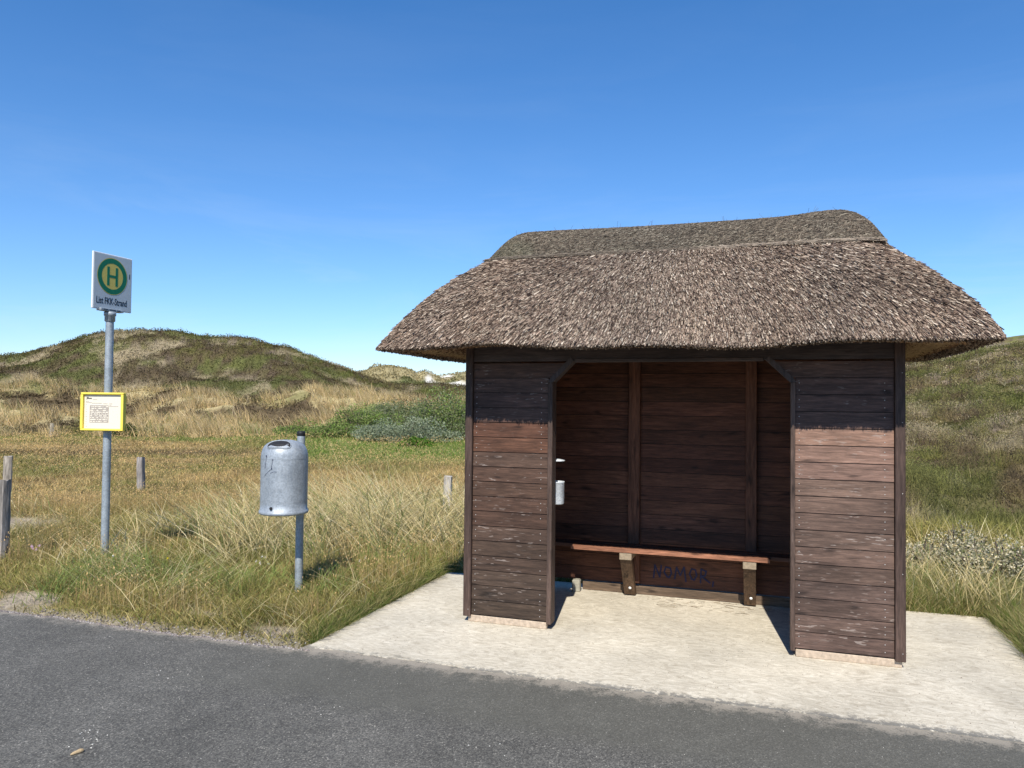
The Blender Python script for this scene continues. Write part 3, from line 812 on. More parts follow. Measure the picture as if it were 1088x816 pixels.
def cap_pt(x, v):
    """ridge cap surface; v -1 front edge .. 1 rear edge"""
    xl, xr = -.035, 3.002
    eL = np.clip((xl+.30-x)/.30, 0, 1); eR = np.clip((x-(xr-.30))/.30, 0, 1); e = np.maximum(eL, eR*.97)
    fac = np.sqrt(np.maximum(1-e**2.2, 0))
    top = 3.197+.006*np.sin(x*2.2+.6)+.024*np.exp(-((x-2.66)/.24)**2)-.006*np.exp(-((x-1.0)/.5)**2)
    hw = (.435+.015*np.sin(x*3.1))*(.80+.20*fac)
    y = .7+v*hw
    zb = 2.900
    prof = 1-np.abs(v)**1.75
    z = zb+(top-zb)*prof*fac
    return np.stack([x, y, z], -1)
def build_cap():
    nb = NB()
    xs = np.concatenate([-.035+.30*(1-np.cos(np.linspace(0, math.pi/2, 18)))**1.0, np.linspace(.265, 2.702, 140)[1:], 2.702+.30*np.sin(np.linspace(0, math.pi/2, 18))[1:]])
    vs = np.linspace(-1, 1, 41)
    X, Vv = np.meshgrid(xs, vs, indexing='ij')
    P = cap_pt(X, Vv)
    nx, nv = X.shape
    P[..., 2] += .012*(fbm(X*8, Vv*5, 4, 81)-.5)
    i = np.arange(nx-1)[:, None]*nv; j = np.arange(nv-1)[None]
    F = np.stack([i+j, i+nv+j, i+nv+j+1, i+j+1], -1).reshape(-1, 4)
    nb.add(P.reshape(-1, 3), F, np.ones((nx*nv, 3)), 0)
    # skirt that buries the edge in the thatch
    for col in (0, nv-1):
        e = P[:, col]; s = e.copy(); s[:, 2] -= .10; s[:, 1] += .04 if col == 0 else -.04
        k = np.arange(nx-1); nb.add(np.concatenate([e, s]), np.stack([k, k+1, nx+k+1, nx+k], 1), np.ones((2*nx, 3)), 0)
    # heather and straw stems lying along the cap
    n = 42000
    x = rng.uniform(-.035, 2.995, n); v = rng.uniform(-1.0, .55, n)
    p = cap_pt(x, v); q = cap_pt(np.minimum(x+.01, 3.001), v); r_ = cap_pt(x, v+.01)
    tx = q-p; tx /= np.linalg.norm(tx, axis=1)[:, None]+1e-9; tv = r_-p; tv /= np.linalg.norm(tv, axis=1)[:, None]+1e-9
    nr = np.cross(tx, tv); nr /= np.linalg.norm(nr, axis=1)[:, None]+1e-9
    an = rng.normal(.25, .65, n)*rng.choice([-1, 1], n)
    d = tx*np.cos(an)[:, None]+tv*np.sin(an)[:, None]
    L = rng.uniform(.02, .07, n)
    P0 = p-d*(L/2)[:, None]+nr*.002; P1 = p+d*(L/2)[:, None]+nr*rng.uniform(.004, .012, n)[:, None]
    r = rng.uniform(.0018, .0036, n)
    c = reed_cols(n, p, .66)*np.array([.97, 1.0, .95])*.75+.25*np.array([.15, .135, .11])
    moss = .55*sst(fbm(x*1.3+7, v*1.0, 3, 90), .56, .70)[:, None]
    c = c*(1-moss*.55)+np.array([.13, .14, .09])*moss*.55
    sticks(nb, P0, P1, r, r, c, 1)
    # stray stalks standing off the ridge
    n = 90; x = rng.uniform(-.05, 3.0, n); p = cap_pt(x, rng.uniform(-.35, .25, n))
    d = np.stack([rng.normal(0, .6, n), rng.normal(0, .4, n), rng.uniform(.3, 1, n)], 1); d /= np.linalg.norm(d, axis=1)[:, None]
    sticks(nb, p, p+d*rng.uniform(.015, .075, n)[:, None], np.full(n, .0013), np.full(n, .0009), np.tile([.13, .12, .09], (n, 1)), 1)
    # the bright straw line along the lower edge of the cap
    n = 2600; x = rng.uniform(-.02, 2.95, n); p = cap_pt(x, np.full(n, -.99)); p[:, 2] += rng.uniform(-.004, .014, n); p[:, 1] -= rng.uniform(0, .012, n)
    d = np.stack([np.ones(n), rng.normal(0, .06, n), rng.normal(0, .10, n)], 1); d /= np.linalg.norm(d, axis=1)[:, None]
    L = rng.uniform(.04, .12, n)
    kk = np.where(x > 1.7, 1.0, .6)[:, None]
    sticks(nb, p-d*(L/2)[:, None], p+d*(L/2)[:, None], np.full(n, .0022), np.full(n, .0022), np.tile([.38, .31, .24], (n, 1))*kk*rng.uniform(.6, 1.1, (n, 1)), 1)
    return nb.build('ridge_cap', [M_tb, M_ts], ROOF)
build_cap()

# ------------------------------------------------------------------ bench
BE = thing('bench', 'reddish brown plank bench fixed along the inside back wall of the shelter', 'bench')
mb = MB()
mb.prism([(.552, .430), (2.228, .430), (2.228, .455), (2.214, .468), (.566, .468), (.552, .455)], 'y', .995, 1.09, 0, (.30, .135, .080))
mb.build('seat_board', M_woodi, BE)
mb = MB(); mb.box(.0, 2.99, 1.096, 1.19, .428, .462, 0, (.13, .065, .045), .004); mb.box(.0, 2.99, 1.196, 1.29, .428, .462, 0, (.12, .06, .042), .004); mb.build('seat_board', M_woodi, BE)
for xa in (.985, 2.016):
    mb = MB(); xb = xa+.106
    mb.box(xa, xb, 1.0, 1.28, .366, .427, 0, (.30, .24, .17), .003); mb.build('bearer', M_raw, BE)
    mb = MB()
    mb.prism([(1.015, .364), (1.085, .364), (1.315, .012), (1.245, .012)], 'x', xa+.004, xb-.004, 0, (.115, .070, .042))
    lg = mb.build('leg', M_woodz, BE)
    mb = MB()
    mb.lathe([(.0, .012), (.010, .010), (.013, .004), (.013, -.02)], 14, 0, (1, 1, 1))
    for q in range(len(mb.v)):
        vx, vy, vz = mb.v[q]; mb.v[q] = (xa+.062+vx, 1.200-vz, .082+vy)
    mb.build('bolt_cap', M_bolt, lg)
# ------------------------------------------------------------------ pale block on the floor
mb = MB(); mb.box(-.036, .036, -.03, .03, 0, .105, 0, (.33, .31, .25), .006); mb.box(-.03, .03, -.024, .024, .105, .112, 0, (.30, .28, .22), .003)
o = mb.build('block', M_raw); o.location = (.548, 1.24, 0); props(o, 'small pale block on the concrete at the left end of the sill inside the shelter', 'block')

# ------------------------------------------------------------------ wall ashtray behind the left pillar
AS = thing('wall_ashtray', 'small galvanised wall ashtray hanging inside the shelter behind the left pillar', 'ashtray', (.632, .185, .935))
mb = MB(); mb.lathe([(0, 0), (.058, 0), (.062, .006), (.062, .165), (.065, .168), (.065, .175), (.058, .175), (.056, .05), (0, .05)], 32); mb.build('cup', M_galvl, AS)
mb = MB(); mb.lathe([(0, .352), (.03, .350), (.066, .342), (.067, .337), (.064, .335), (0, .335)], 32); mb.build('cover', M_galvl, AS)
mb = MB(); mb.box(-.10, -.03, -.08, -.072, .05, .40); mb.box(-.09, -.05, -.075, -.04, .1, .12); mb.box(-.09, -.05, -.075, .01, .325, .333); mb.build('back_plate', M_galvp, AS)

# ------------------------------------------------------------------ litter bin
def ray(px, py, R):
    dx, dy = px-544, py-408
    cr, sr = math.cos(ROLL), math.sin(ROLL); x = (dx*cr+dy*sr)/FPX; u = -(-dx*sr+dy*cr)/FPX
    Y = math.cos(PITCH)-u*math.sin(PITCH); Z = math.sin(PITCH)+u*math.cos(PITCH)
    h = np.array([x*RGT[0]+Y*FWD[0], x*RGT[1]+Y*FWD[1]]); L = np.hypot(*h)
    return np.array([CAM[0]+h[0]/L*R, CAM[1]+h[1]/L*R, CAM[2]+Z/L*R])
RB = 7.10
pp = ray(318.6, 545, RB); bx, by = pp[0], pp[1]
v = np.array([bx-CAM[0], by-CAM[1]]); v /= np.hypot(*v); rr_ = np.array([v[1], -v[0]])
zr = lambda py, R=RB: ray(317, py, R)[2]
BIN = thing('litter_bin', 'domed galvanised litter bin on a post beside the concrete slab', 'litter bin', (bx, by, 0))
off = rr_*-.135+v*-.205
cx, cy = off[0], off[1]
RBB = RB-.2
zb0, zb1 = ray(302, 545, RBB)[2], ray(302, 467, RBB)[2]
br = .5*(ray(328, 510, RBB)-ray(277, 510, RBB)); brad = float(np.hypot(br[0], br[1]))-.002
H = zb1-zb0
prof = [(0, .012), (brad*.97, .012), (brad*1.0, .0), (brad*1.045, .006), (brad*1.055, .018), (brad*1.03, .032), (brad*1.0, .036)]
prof += [(brad, .1), (brad, .3), (brad, H-.155), (brad*.985, H-.12), (brad*.94, H-.085), (brad*.86, H-.055), (brad*.74, H-.032), (brad*.55, H-.014), (brad*.3, H-.004), (0, H)]
mb = MB(); mb.lathe(prof, 64, 0, (1, 1, 1), (cx, cy, zb0)); 
mb.lathe([(brad*1.004, H-.162), (brad*1.010, H-.158), (brad*1.004, H-.154)], 64, 0, (1, 1, 1), (cx, cy, zb0))
BODY = mb.build('bin_body', M_galv, BIN)
# opening: dark oval sheet on the closed dome, painted as its shaded inside, rolled rim
def dome_z(r):
    rs = [p[0] for p in prof[9:]][::-1]; zs = [p[1] for p in prof[9:]][::-1]
    return zb0+np.interp(r, rs, zs)
cdir = -v*.94-rr_*.34; cdir /= np.hypot(*cdir); sdir = np.array([-cdir[1], cdir[0]])
mb = MB(); n = 40; ringp = []; 
for k in range(n):
    a = 2*math.pi*k/n; al = brad*.66+math.sin(a)*brad*.24; si = math.cos(a)*brad*.52
    P = cdir*al+sdir*si; r = math.hypot(*P); ringp.append((cx+P[0], cy+P[1], dome_z(r)+.004))
cen = cdir*brad*.66
rows = [(cx+cen[0], cy+cen[1], dome_z(brad*.66)+.004)]
fs = []
mid = []
for k in range(n):
    a = 2*math.pi*k/n; al = brad*.66+math.sin(a)*brad*.10; si = math.cos(a)*brad*.23
    P = cdir*al+sdir*si; mid.append((cx+P[0], cy+P[1], dome_z(math.hypot(*P))+.0045))
mb.add(rows+mid+ringp, [(0, 1+k, 1+(k+1) % n) for k in range(n)]+[(1+k, 1+n+k, 1+n+(k+1) % n, 1+(k+1) % n) for k in range(n)], 0)
mb.build('opening', M_dark, BODY)
mb = MB(); mb.tube(ringp+[ringp[0]], .0042, 6, caps=False); mb.build('opening_rim', M_galvp, BODY)
# scratches in dark pen and the small lock
def on_bin(ang, z, o=.002):
    # ang measured from the camera-facing direction, positive to the right
    d = -v*math.cos(ang)+rr_*math.sin(ang); return (cx+d[0]*(brad+o), cy+d[1]*(brad+o), zb0+z)
mb = MB()
sc = [[(-.82, .50), (-.90, .40)], [(-.92, .335), (-.75, .365), (-.52, .40)], [(-.60, .36), (-.42, .375), (-.30, .372)], [(-.55, .40), (-.48, .47)]]
for ln in sc:
    P = []
    for (a, b), (c, d) in zip(ln[:-1], ln[1:]):
        for k in range(6): P.append(on_bin(a+(c-a)*k/5, b+(d-b)*k/5, .0005))
    mb.tube(P, .0016, 5)
for a, b in ((-.82, .505), (-.48, .475), (-.53, .40)):
    mb.tube([on_bin(a, b-.005, .001), on_bin(a, b+.005, .001)], .0042, 6)
mb.build('scribble', M_graf, BODY)
mb = MB(); p0 = on_bin(-.52, .065, -.004); p1 = on_bin(-.52, .065, .010); mb.tube([p0, p1], .013, 12); mb.build('lock', M_dark, BODY)
# post
ztop = ray(318.5, 462, RB)[2]; 
mb = MB(); mb.tube([(0, 0, -.25), (0, 0, .5), (0, 0, ztop)], .0345, 20); PO = mb.build('post', M_galvp, BIN)
mb = MB(); mb.lathe([(0, ztop+.035), (.030, ztop+.033), (.037, ztop+.025), (.037, ztop-.008), (.0345, ztop-.010)], 20); mb.build('post_cap', M_black, PO)
for zz in (zb0+.12, zb0+.48):
    mb = MB(); mb.tube([(0, 0, zz), (cx*.5, cy*.5, zz)], .02, 8); mb.build('bracket', M_galvp, BIN)

# ------------------------------------------------------------------ bus stop sign
RS = 9.20
sp = ray(114.3, 450, RS); sx, sy = sp[0], sp[1]
sz = lambda px, py: ray(px, py, RS)[2]
SG = thing('bus_stop_sign', 'tall galvanised pole carrying a white bus stop board with a green ringed H', 'bus stop sign', (sx, sy, 0))
ztop = sz(117, 331)
mb = MB(); mb.tube([(0, 0, -.3), (0, 0, 1.5), (0, 0, ztop-.03)], .040, 24); SP = mb.build('pole', M_galvp, SG)
mb = MB(); mb.lathe([(.044, ztop-.11), (.052, ztop-.105), (.052, ztop-.05), (.060, ztop-.045), (.060, ztop-.005), (.0, ztop)], 24)
mb.box(-.035, .035, -.15, .15, ztop-.002, ztop+.026, 0, (1, 1, 1), .004); SBK = mb.build('sign_holder', M_galvp, SG)
# board, in the plane x = const facing +X; y runs left to right as seen
BWD, BHT, TH_ = .515, .600, .022
z0 = ztop+.012
yc = .02
mb = MB()
mb.box(-TH_/2, TH_/2-.002, yc-BWD/2, yc+BWD/2, z0, z0+BHT, 1, (1, 1, 1), .004)
mb.box(TH_/2-.004, TH_/2, yc-BWD/2+.012, yc+BWD/2-.012, z0+.012, z0+BHT-.012, 0)
BD = mb.build('sign_board', [M_white, M_edge], SG)
def disc(name, r0, r1, zc, x, mat, ecc=1.0):
    mb = MB(); n = 64; vs = []
    for r in (r0, r1):
        for k in range(n):
            a = 2*math.pi*k/n; vs.append((x, yc-.01+r*math.cos(a), zc+r*math.sin(a)))
    if r0 == 0: mb.add([(x, yc-.01, zc)]+vs[n:], [(0, 1+k, 1+(k+1) % n) for k in range(n)])
    else: mb.add(vs, [(k, (k+1) % n, n+(k+1) % n, n+k) for k in range(n)])
    return mb.build(name, mat, BD)
zc = z0+.365
disc('yellow_disc', 0, .145, zc, TH_/2+.0008, M_yel)
disc('green_ring', .139, .192, zc, TH_/2+.0016, M_green)
disc('yellow_rim', .192, .199, zc, TH_/2+.0012, M_yel)
mb = MB()
for y0_, y1_, a, b in ((-.070, -.040, -.100, .100), (.040, .070, -.100, .100), (-.040, .040, -.014, .014)):
    mb.box(TH_/2, TH_/2+.0022, yc-.01+y0_, yc-.01+y1_, zc+a, zc+b)
mb.build('letter_h', M_green, BD)
def text(body, size, mat, name, parent, M, bold=0.0, sxx=1.0, align='CENTER'):
    cu = bpy.data.curves.new('t', 'FONT'); cu.body = body; cu.size = size; cu.align_x = align; cu.offset = bold; cu.extrude = .0004
    ob = bpy.data.objects.new('t', cu); COL.objects.link(ob)
    dg = bpy.context.evaluated_depsgraph_get(); me = bpy.data.meshes.new_from_object(ob.evaluated_get(dg))
    bpy.data.objects.remove(ob)
    me.transform(M @ Matrix.Diagonal((sxx, 1, 1, 1)))
    me.materials.clear(); me.materials.append(mat); me.name = name
    return link_mesh(name, me, parent)
# text plane: local x -> +Y, local y -> +Z, normal -> +X
MT = lambda x, y, z: Matrix(((0, 0, 1, x), (1, 0, 0, y), (0, 1, 0, z), (0, 0, 0, 1)))
text('List FKK-Strand', .100, M_ink, 'stop_name', BD, MT(TH_/2+.0008, yc-.012, z0+.062), .0012, .63)
text('Bushaltestelle', .020, M_ink, 'side_lettering', BD, MT(TH_/2+.002, yc+BWD/2-.03, z0+.42) @ Matrix.Rotation(math.pi/2, 4, 'Z'), 0, .7)
bpy.data.objects.remove(bpy.data.objects['side_lettering'])
mb = MB()
for k in range(7): mb.box(TH_/2, TH_/2+.001, yc+BWD/2-.045, yc+BWD/2-.033, z0+.37+k*.008, z0+.375+k*.008)
mb.build('side_lettering', M_ink, BD)
for a, b in ((-.115, -.055), (-.04, .045), (.06, .115)):
    mb = MB()
    for k in range(int((b-a)/.012)):
        mb.box(.0352, .0362, a+k*.012, a+k*.012+.007, ztop+.006, ztop+.017)
    mb.build('holder_lettering', M_ink, SBK)
# ---- timetable case
TTB = thing('timetable_case', 'yellow framed timetable case clamped to the bus stop pole', 'timetable', (sx, sy, 0), math.radians(9))
TW, TH2 = .505, .405
tz0 = sz(110, 457.5); tz1 = tz0+TH2
tx = .012
yF = -.115
mb = MB(); bw = .023
mb.box(tx-TW/2, tx+TW/2, yF, yF+.05, tz0, tz0+bw, 0, (1, 1, 1), .006); mb.box(tx-TW/2, tx+TW/2, yF, yF+.05, tz1-bw, tz1, 0, (1, 1, 1), .006)
mb.box(tx-TW/2, tx-TW/2+bw*1.3, yF+.001, yF+.049, tz0+bw, tz1-bw, 0, (1, 1, 1), .002); mb.box(tx+TW/2-bw*1.3, tx+TW/2, yF+.001, yF+.049, tz0+bw, tz1-bw, 0, (1, 1, 1), .002)
mb.box(tx-TW/2+.01, tx+TW/2-.01, yF+.035, yF+.055, tz0+.01, tz1-.01)
mb.build('frame', M_frame, TTB)
mb = MB(); px0, px1, pz0, pz1 = tx-TW/2+bw*1.3, tx+TW/2-bw*1.3, tz0+bw, tz1-bw
mb.box(px0+.001, px1-.001, yF+.026, yF+.034, pz0+.001, pz1-.001); PAP = mb.build('timetable_sheet', M_paper, TTB)
W_ = px1-px0; H_ = pz1-pz0; yp = yF+.0245
mb = MB()
gx0, gx1 = px0+.15*W_, px0+.64*W_; gz0, gz1 = pz0+.18*H_, pz0+.67*H_
for k in range(10):
    z = gz0+(gz1-gz0)*k/9; mb.box(gx0, gx1, yp, yp+.001, z, z+.0060)
for k in range(4):
    x = gx0+(gx1-gx0)*(k/3); mb.box(x, x+.003, yp-.0008, yp+.001, gz0, gz1)
for k in range(9):
    for q in range(22):
        if random.random() < .35:
            x = gx0+(q+.15)*(gx1-gx0)/22; z = gz0+(gz1-gz0)*(k+.35)/9; mb.box(x, x+.006, yp-.0004, yp+.0006, z+.003, z+.011)
for k in range(12):
    mb.box(px0+.04*W_, px0+.04*W_+random.uniform(.006, .02), yp, yp+.001, pz0+.06*H_+k*.026, pz0+.06*H_+k*.026+.003)
for a, b, z in ((.05, .2, .76), (.2, .46, .745), (.5, .62, .73), (.66, .74, .73), (.66, .9, .65), (.66, .72, .69), (.22, .34, .85), (.05, .12, .80)):
    mb.box(px0+a*W_, px0+b*W_, yp, yp+.001, pz0+z*H_, pz0+z*H_+.004)
mb.build('timetable_print', M_inkg, PAP)
mb = MB(); 
for k in range(5): mb.box(px0+(.06+k*.028)*W_, px0+(.06+k*.028+.02)*W_, yp, yp+.001, pz0+.87*H_, pz0+.87*H_+(.022 if k < 2 else .014))
mb.build('timetable_heading', M_ink, PAP)
for zz in (tz0+.08, tz1-.08):
    mb = MB(); mb.lathe([(.046, zz-.015), (.052, zz-.015), (.052, zz+.015), (.046, zz+.015)], 20); mb.box(-.06, .05, yF+.055, -.04, zz-.015, zz+.015); mb.build('clamp', M_galvp, TTB)

# ------------------------------------------------------------------ fence posts
def fence_post(loc, h, w, lean, tint, label, square=True, group='weathered fence posts in the grass'):
    mb = MB(); n = 12; rows = 9; vs = []; fs = []
    ph = random.uniform(0, 1)
    for r in range(rows):
        t = r/(rows-1); z = -.2+(h+.2)*t
        for k in range(n):
            a = 2*math.pi*(k+.5)/n
            q = 1/max(abs(math.cos(a)), abs(math.sin(a))) if square else 1
            q = min(q, 1.22)
            rad = w/2*q*(1-.10*t)*(1+random.uniform(-.05, .05))
            top = random.uniform(-.05, .0)*h*.6 if r == rows-1 else 0
            vs.append((rad*math.cos(a)+lean[0]*z, rad*math.sin(a)+lean[1]*z, z+top))
    for r in range(rows-1):
        for k in range(n): fs.append((r*n+k, r*n+(k+1) % n, (r+1)*n+(k+1) % n, (r+1)*n+k))
    vs.append((lean[0]*h, lean[1]*h, h-.03)); c = len(vs)-1; b = (rows-1)*n
    fs += [(b+k, b+(k+1) % n, c) for k in range(n)]
    mb.add(vs, fs, 0, tint)
    o = mb.build('fence_post', M_post); o.location = loc; o.rotation_euler = (0, 0, random.uniform(0, 1.5))
    props(o, label, 'fence post', group)
def gp(px, py, R):
    p = ray(px, py, R); return (p[0], p[1], float(terrain(np.array([p[0]]), np.array([p[1]]))[0]))
g = (.30, .27, .24)
fence_post(gp(1.5, 600, 9.6), .87, .115, (.0, .01), g, 'thick weathered grey post cut by the left edge, nearest to the road')
fence_post(gp(7.5, 518, 16.6), .66, .15, (.01, .0), (.34, .30, .25), 'short stout grey post standing above and behind the nearest left post')
fence_post(gp(150, 518, 16.0), .62, .13, (-.05, .02), (.30, .27, .25), 'leaning grey post in the dry meadow just right of the bus stop pole')
fence_post(gp(475, 542, 11.6), .60, .135, (.02, .0), (.46, .42, .37), 'pale sawn post stub in the grass just left of the shelter')
fence_post(gp(1010.5, 583, 10.2), .30, .07, (.0, .0), (.10, .08, .06), 'low dark post stub among silvery leaves right of the shelter')
fence_post(gp(55, 459, 41.0), .62, .16, (.0, .0), (.42, .36, .27), 'tiny distant post at the foot of the dune bank on the left')

# ------------------------------------------------------------------ vegetation builders
def blades(nb, P, H, W, col, bend_dir, lean, curve, segs=3, tipk=1.4, mi=0, tiplight=0.0):
    n = len(P); ss = np.linspace(0, 1, segs+1)
    bd = np.stack([np.cos(bend_dir), np.sin(bend_dir)], 1)
    fa = rng.uniform(0, math.pi, n); sd = np.stack([np.cos(fa), np.sin(fa), np.zeros(n)], 1)
    V = []; C = []
    for s in ss:
        hor = H*(lean*s+curve*s*s); up = H*(s-.45*curve*s*s-.25*lean*s)
        c = P+np.concatenate([bd*hor[:, None], up[:, None]], 1)
        if s < 1:
            w = W*(1-s**tipk*.75)*.5; V += [c-sd*w[:, None], c+sd*w[:, None]]
        else: V.append(c)
    V = np.stack(V, 1); k = V.shape[1]
    b = np.arange(n)[:, None]*k
    Cc = np.repeat(col, k, axis=0)
    start = nb.n
    if segs > 1:
        F = np.concatenate([b+np.array([[2*i, 2*i+1, 2*i+3, 2*i+2]]) for i in range(segs-1)])
        nb.add(V.reshape(-1, 3), F, Cc, mi)
        nb.L.append((b+start+np.array([[k-3, k-2, k-1]])).astype(np.int32).ravel()); nb.S.append(np.full(n, 3, np.int32)); nb.MI.append(np.full(n, mi, np.int32))
    else:
        nb.add(V.reshape(-1, 3), b+np.array([[0, 1, 2]]), Cc, mi)
def cards(nb, P, size, col, mi=0, flat=0.0, aspect=.5):
    """random leaf-like quads"""
    n = len(P)
    a = rng.normal(size=(n, 3)); a[:, 2] *= (1-flat); a /= np.linalg.norm(a, axis=1)[:, None]
    b = rng.normal(size=(n, 3)); b[:, 2] *= (1-flat*.5); b -= a*(a*b).sum(1)[:, None]; b /= np.linalg.norm(b, axis=1)[:, None]+1e-9
    s = (size/2)[:, None]
    V = np.stack([P-a*s, P+b*s*aspect, P+a*s, P-b*s*aspect], 1)
    nb.add(V.reshape(-1, 3), np.arange(n)[:, None]*4+np.arange(4)[None], np.repeat(col, 4, axis=0), mi)
def polar(n, c0, c1, R0, R1, p=1.0):
    """places seen between two bearings; p shapes the density with distance"""
    a0 = math.atan((c0-544)/FPX); a1 = math.atan((c1-544)/FPX)
    az = rng.uniform(a0, a1, n)-YAW
    u = rng.random(n)
    if abs(p) < 1e-6: R = R0*(R1/R0)**u
    else: R = (R0**p+u*(R1**p-R0**p))**(1/p)
    return CAM[0]+R*np.sin(az), CAM[1]+R*np.cos(az), R
def clumpy(x, y, f, lo, hi, seed): return rng.random(len(x)) < sst(fbm(x*f, y*f, 3, seed), lo, hi)
WIND = math.radians(165)

def keep_open(x, y, m=.0):
    return ~in_hard(x, y, m)

# ---- low grass of verge and meadow
def build_grass():
    nb = NB()
    # near verge, left of the slab
    for n, c0, c1, R0, R1, p in ((190000, -170, 560, 4.8, 14, .9), (150000, -150, 700, 14, 45, .25)):
        x, y, R = polar(n, c0, c1, R0, R1, p)
        k = keep_open(x, y, .015); x, y, R = x[k], y[k], R[k]
        col, sp = zone_colour(x, y)
        e = y-road_edge(x)
        thin = (rng.random(len(x)) < (1-.95*sp)) & (rng.random(len(x)) < np.clip(.25+e/.30, .0, 1)+(R > 14))
        x, y, R, col, e = x[thin], y[thin], R[thin], col[thin], e[thin]
        m = fbm(x*2.3, y*2.3, 3, 101); m2 = fbm(x*.8, y*.8, 3, 102)
        H = (.05+.20*m)*rng.uniform(.5, 1.35, len(x))*np.where(R < 14, 1, .85)*np.clip(.45+e/1.0, .4, 1)
        W = np.where(R < 14, rng.choice([.0035, .0055, .0085], len(x), p=[.5, .35, .15]), R*.00062)*rng.uniform(.7, 1.4, len(x))
        r1 = rng.random(len(x))
        pale = np.array([.66, .54, .27]); gr = np.array([.165, .215, .045]); br = np.array([.34, .215, .085])
        q = col.copy()
        near = R < 14
        q = np.where((r1 < .24)[:, None], pale*.85, q); q = np.where(((r1 > .24) & (r1 < .24+.42*np.where(near, 1.0, .35)))[:, None], gr, q); q = np.where((r1 > .90)[:, None], br, q)
        q = q*.55+col*.45
        q = q*rng.uniform(.5, 1.45, (len(x), 1))*np.where(R < 14, .72+.56*m2, 1.0)[:, None]*np.where(rng.random((len(x), 1)) < .06, 1.4, 1.0)
        z = terrain(x, y)-.01
        blades(nb, np.stack([x, y, z], 1), H, W, q, rng.uniform(0, 2*math.pi, len(x)), rng.uniform(.05, .7, len(x)), rng.uniform(.1, .8, len(x)), 3 if R0 < 10 else 2)
    # long dry stalks lying through the verge
    x, y, R = polar(5000, -170, 560, 5.6, 13, .9); k = keep_open(x, y, .12) & clumpy(x, y, 1.1, .4, .6, 107); x, y = x[k], y[k]
    blades(nb, np.stack([x, y, terrain(x, y)], 1), rng.uniform(.22, .50, len(x)), rng.uniform(.003, .0065, len(x)), np.array([[.70, .60, .34]])*rng.uniform(.6, 1.15, (len(x), 1)), rng.uniform(0, 6.28, len(x)), rng.uniform(.3, 1.3, len(x)), rng.uniform(.1, .7, len(x)), 4)
    # fresh green sprouts round the bus stop pole and here and there in the verge
    cs = [(108, 8.9), (96, 8.6), (128, 8.7), (140, 8.3), (118, 8.1), (90, 8.2), (155, 8.6), (170, 8.0), (75, 7.9), (60, 7.6), (105, 7.7), (205, 8.1), (232, 7.7), (262, 7.5), (300, 7.4), (352, 7.4), (380, 7.5), (400, 8.0), (430, 8.0), (340, 6.9), (365, 7.0), (250, 7.1), (190, 7.4)]
    for c0_, R_ in cs:
        a = math.atan((c0_-544)/FPX)-YAW; n = 80; x = CAM[0]+R_*math.sin(a)+rng.normal(0, .13, n); y = CAM[1]+R_*math.cos(a)+rng.normal(0, .10, n)
        k = keep_open(x, y, .03); x, y = x[k], y[k]; n = len(x)
        blades(nb, np.stack([x, y, terrain(x, y)], 1), rng.uniform(.14, .36, n), rng.uniform(.004, .0085, n), np.array([[.23, .29, .085]])*rng.uniform(.55, 1.35, (n, 1)), rng.uniform(0, 6.28, n), rng.uniform(.1, .8, n), rng.uniform(.2, .8, n), 4)
    # golden seed heads
    for n, c0, c1, R0, R1, p in ((26000, -170, 560, 5.5, 14, 1.2), (52000, -150, 560, 13, 40, .2)):
        x, y, R = polar(n, c0, c1, R0, R1, p); k = keep_open(x, y, .2); x, y, R = x[k], y[k], R[k]
        col, sp = zone_colour(x, y); k = (sp < .4) & clumpy(x, y, .7, .35, .6, 111); x, y, R, col = x[k], y[k], R[k], col[k]
        # fewer where it is lush
        k = rng.random(len(x)) < np.clip((col[:, 0]-.09)/.13, .05, 1); x, y, R, col = x[k], y[k], R[k], col[k]
        h = rng.uniform(.16, .34, len(x)); z = terrain(x, y)
        q = np.array([[.70, .49, .23]])*rng.uniform(.6, 1.25, (len(x), 1))*np.array([1, 1, 1])+rng.normal(0, .01, (len(x), 3))
        s = np.maximum(.022, R*.0019)*rng.uniform(.7, 1.3, len(x))
        cards(nb, np.stack([x, y, z+h], 1), s, np.clip(q, .02, 1), 0, -1.0, .32)
        near = R < 14
        if near.any():
            blades(nb, np.stack([x, y, z], 1)[near], h[near], np.full(near.sum(), .0028), q[near]*.8, rng.uniform(0, 6.28, near.sum()), rng.uniform(0, .12, near.sum()), rng.uniform(0, .12, near.sum()), 2)
    # right of the slab
    x, y, R = polar(90000, 880, 1260, 5.0, 9.0, 1.0); k = keep_open(x, y, .01); x, y, R = x[k], y[k], R[k]
    col, sp = zone_colour(x, y); m = fbm(x*2, y*2, 3, 121)
    H = (.16+.22*m)*rng.uniform(.5, 1.3, len(x)); e = y-road_edge(x); H *= np.clip(.5+e, .5, 1)
    r1 = rng.random(len(x)); q = np.where((r1 < .40)[:, None], np.array([.165, .215, .055]), np.where((r1 < .8)[:, None], np.array([.45, .39, .19]), col))
    q = q*rng.uniform(.7, 1.25, (len(x), 1))
    blades(nb, np.stack([x, y, terrain(x, y)-.01], 1), H, np.full(len(x), .0042)*rng.uniform(.7, 1.4, len(x)), q, rng.uniform(0, 6.28, len(x)), rng.uniform(0, .4, len(x)), rng.uniform(.1, .6, len(x)), 3)
    # behind the slab and far to the sides: thin cover for other viewpoints
    x, y, R = polar(40000, 500, 960, 7.2, 40, .6); k = keep_open(x, y, .02); x, y, R = x[k], y[k], R[k]
    col, sp = zone_colour(x, y)
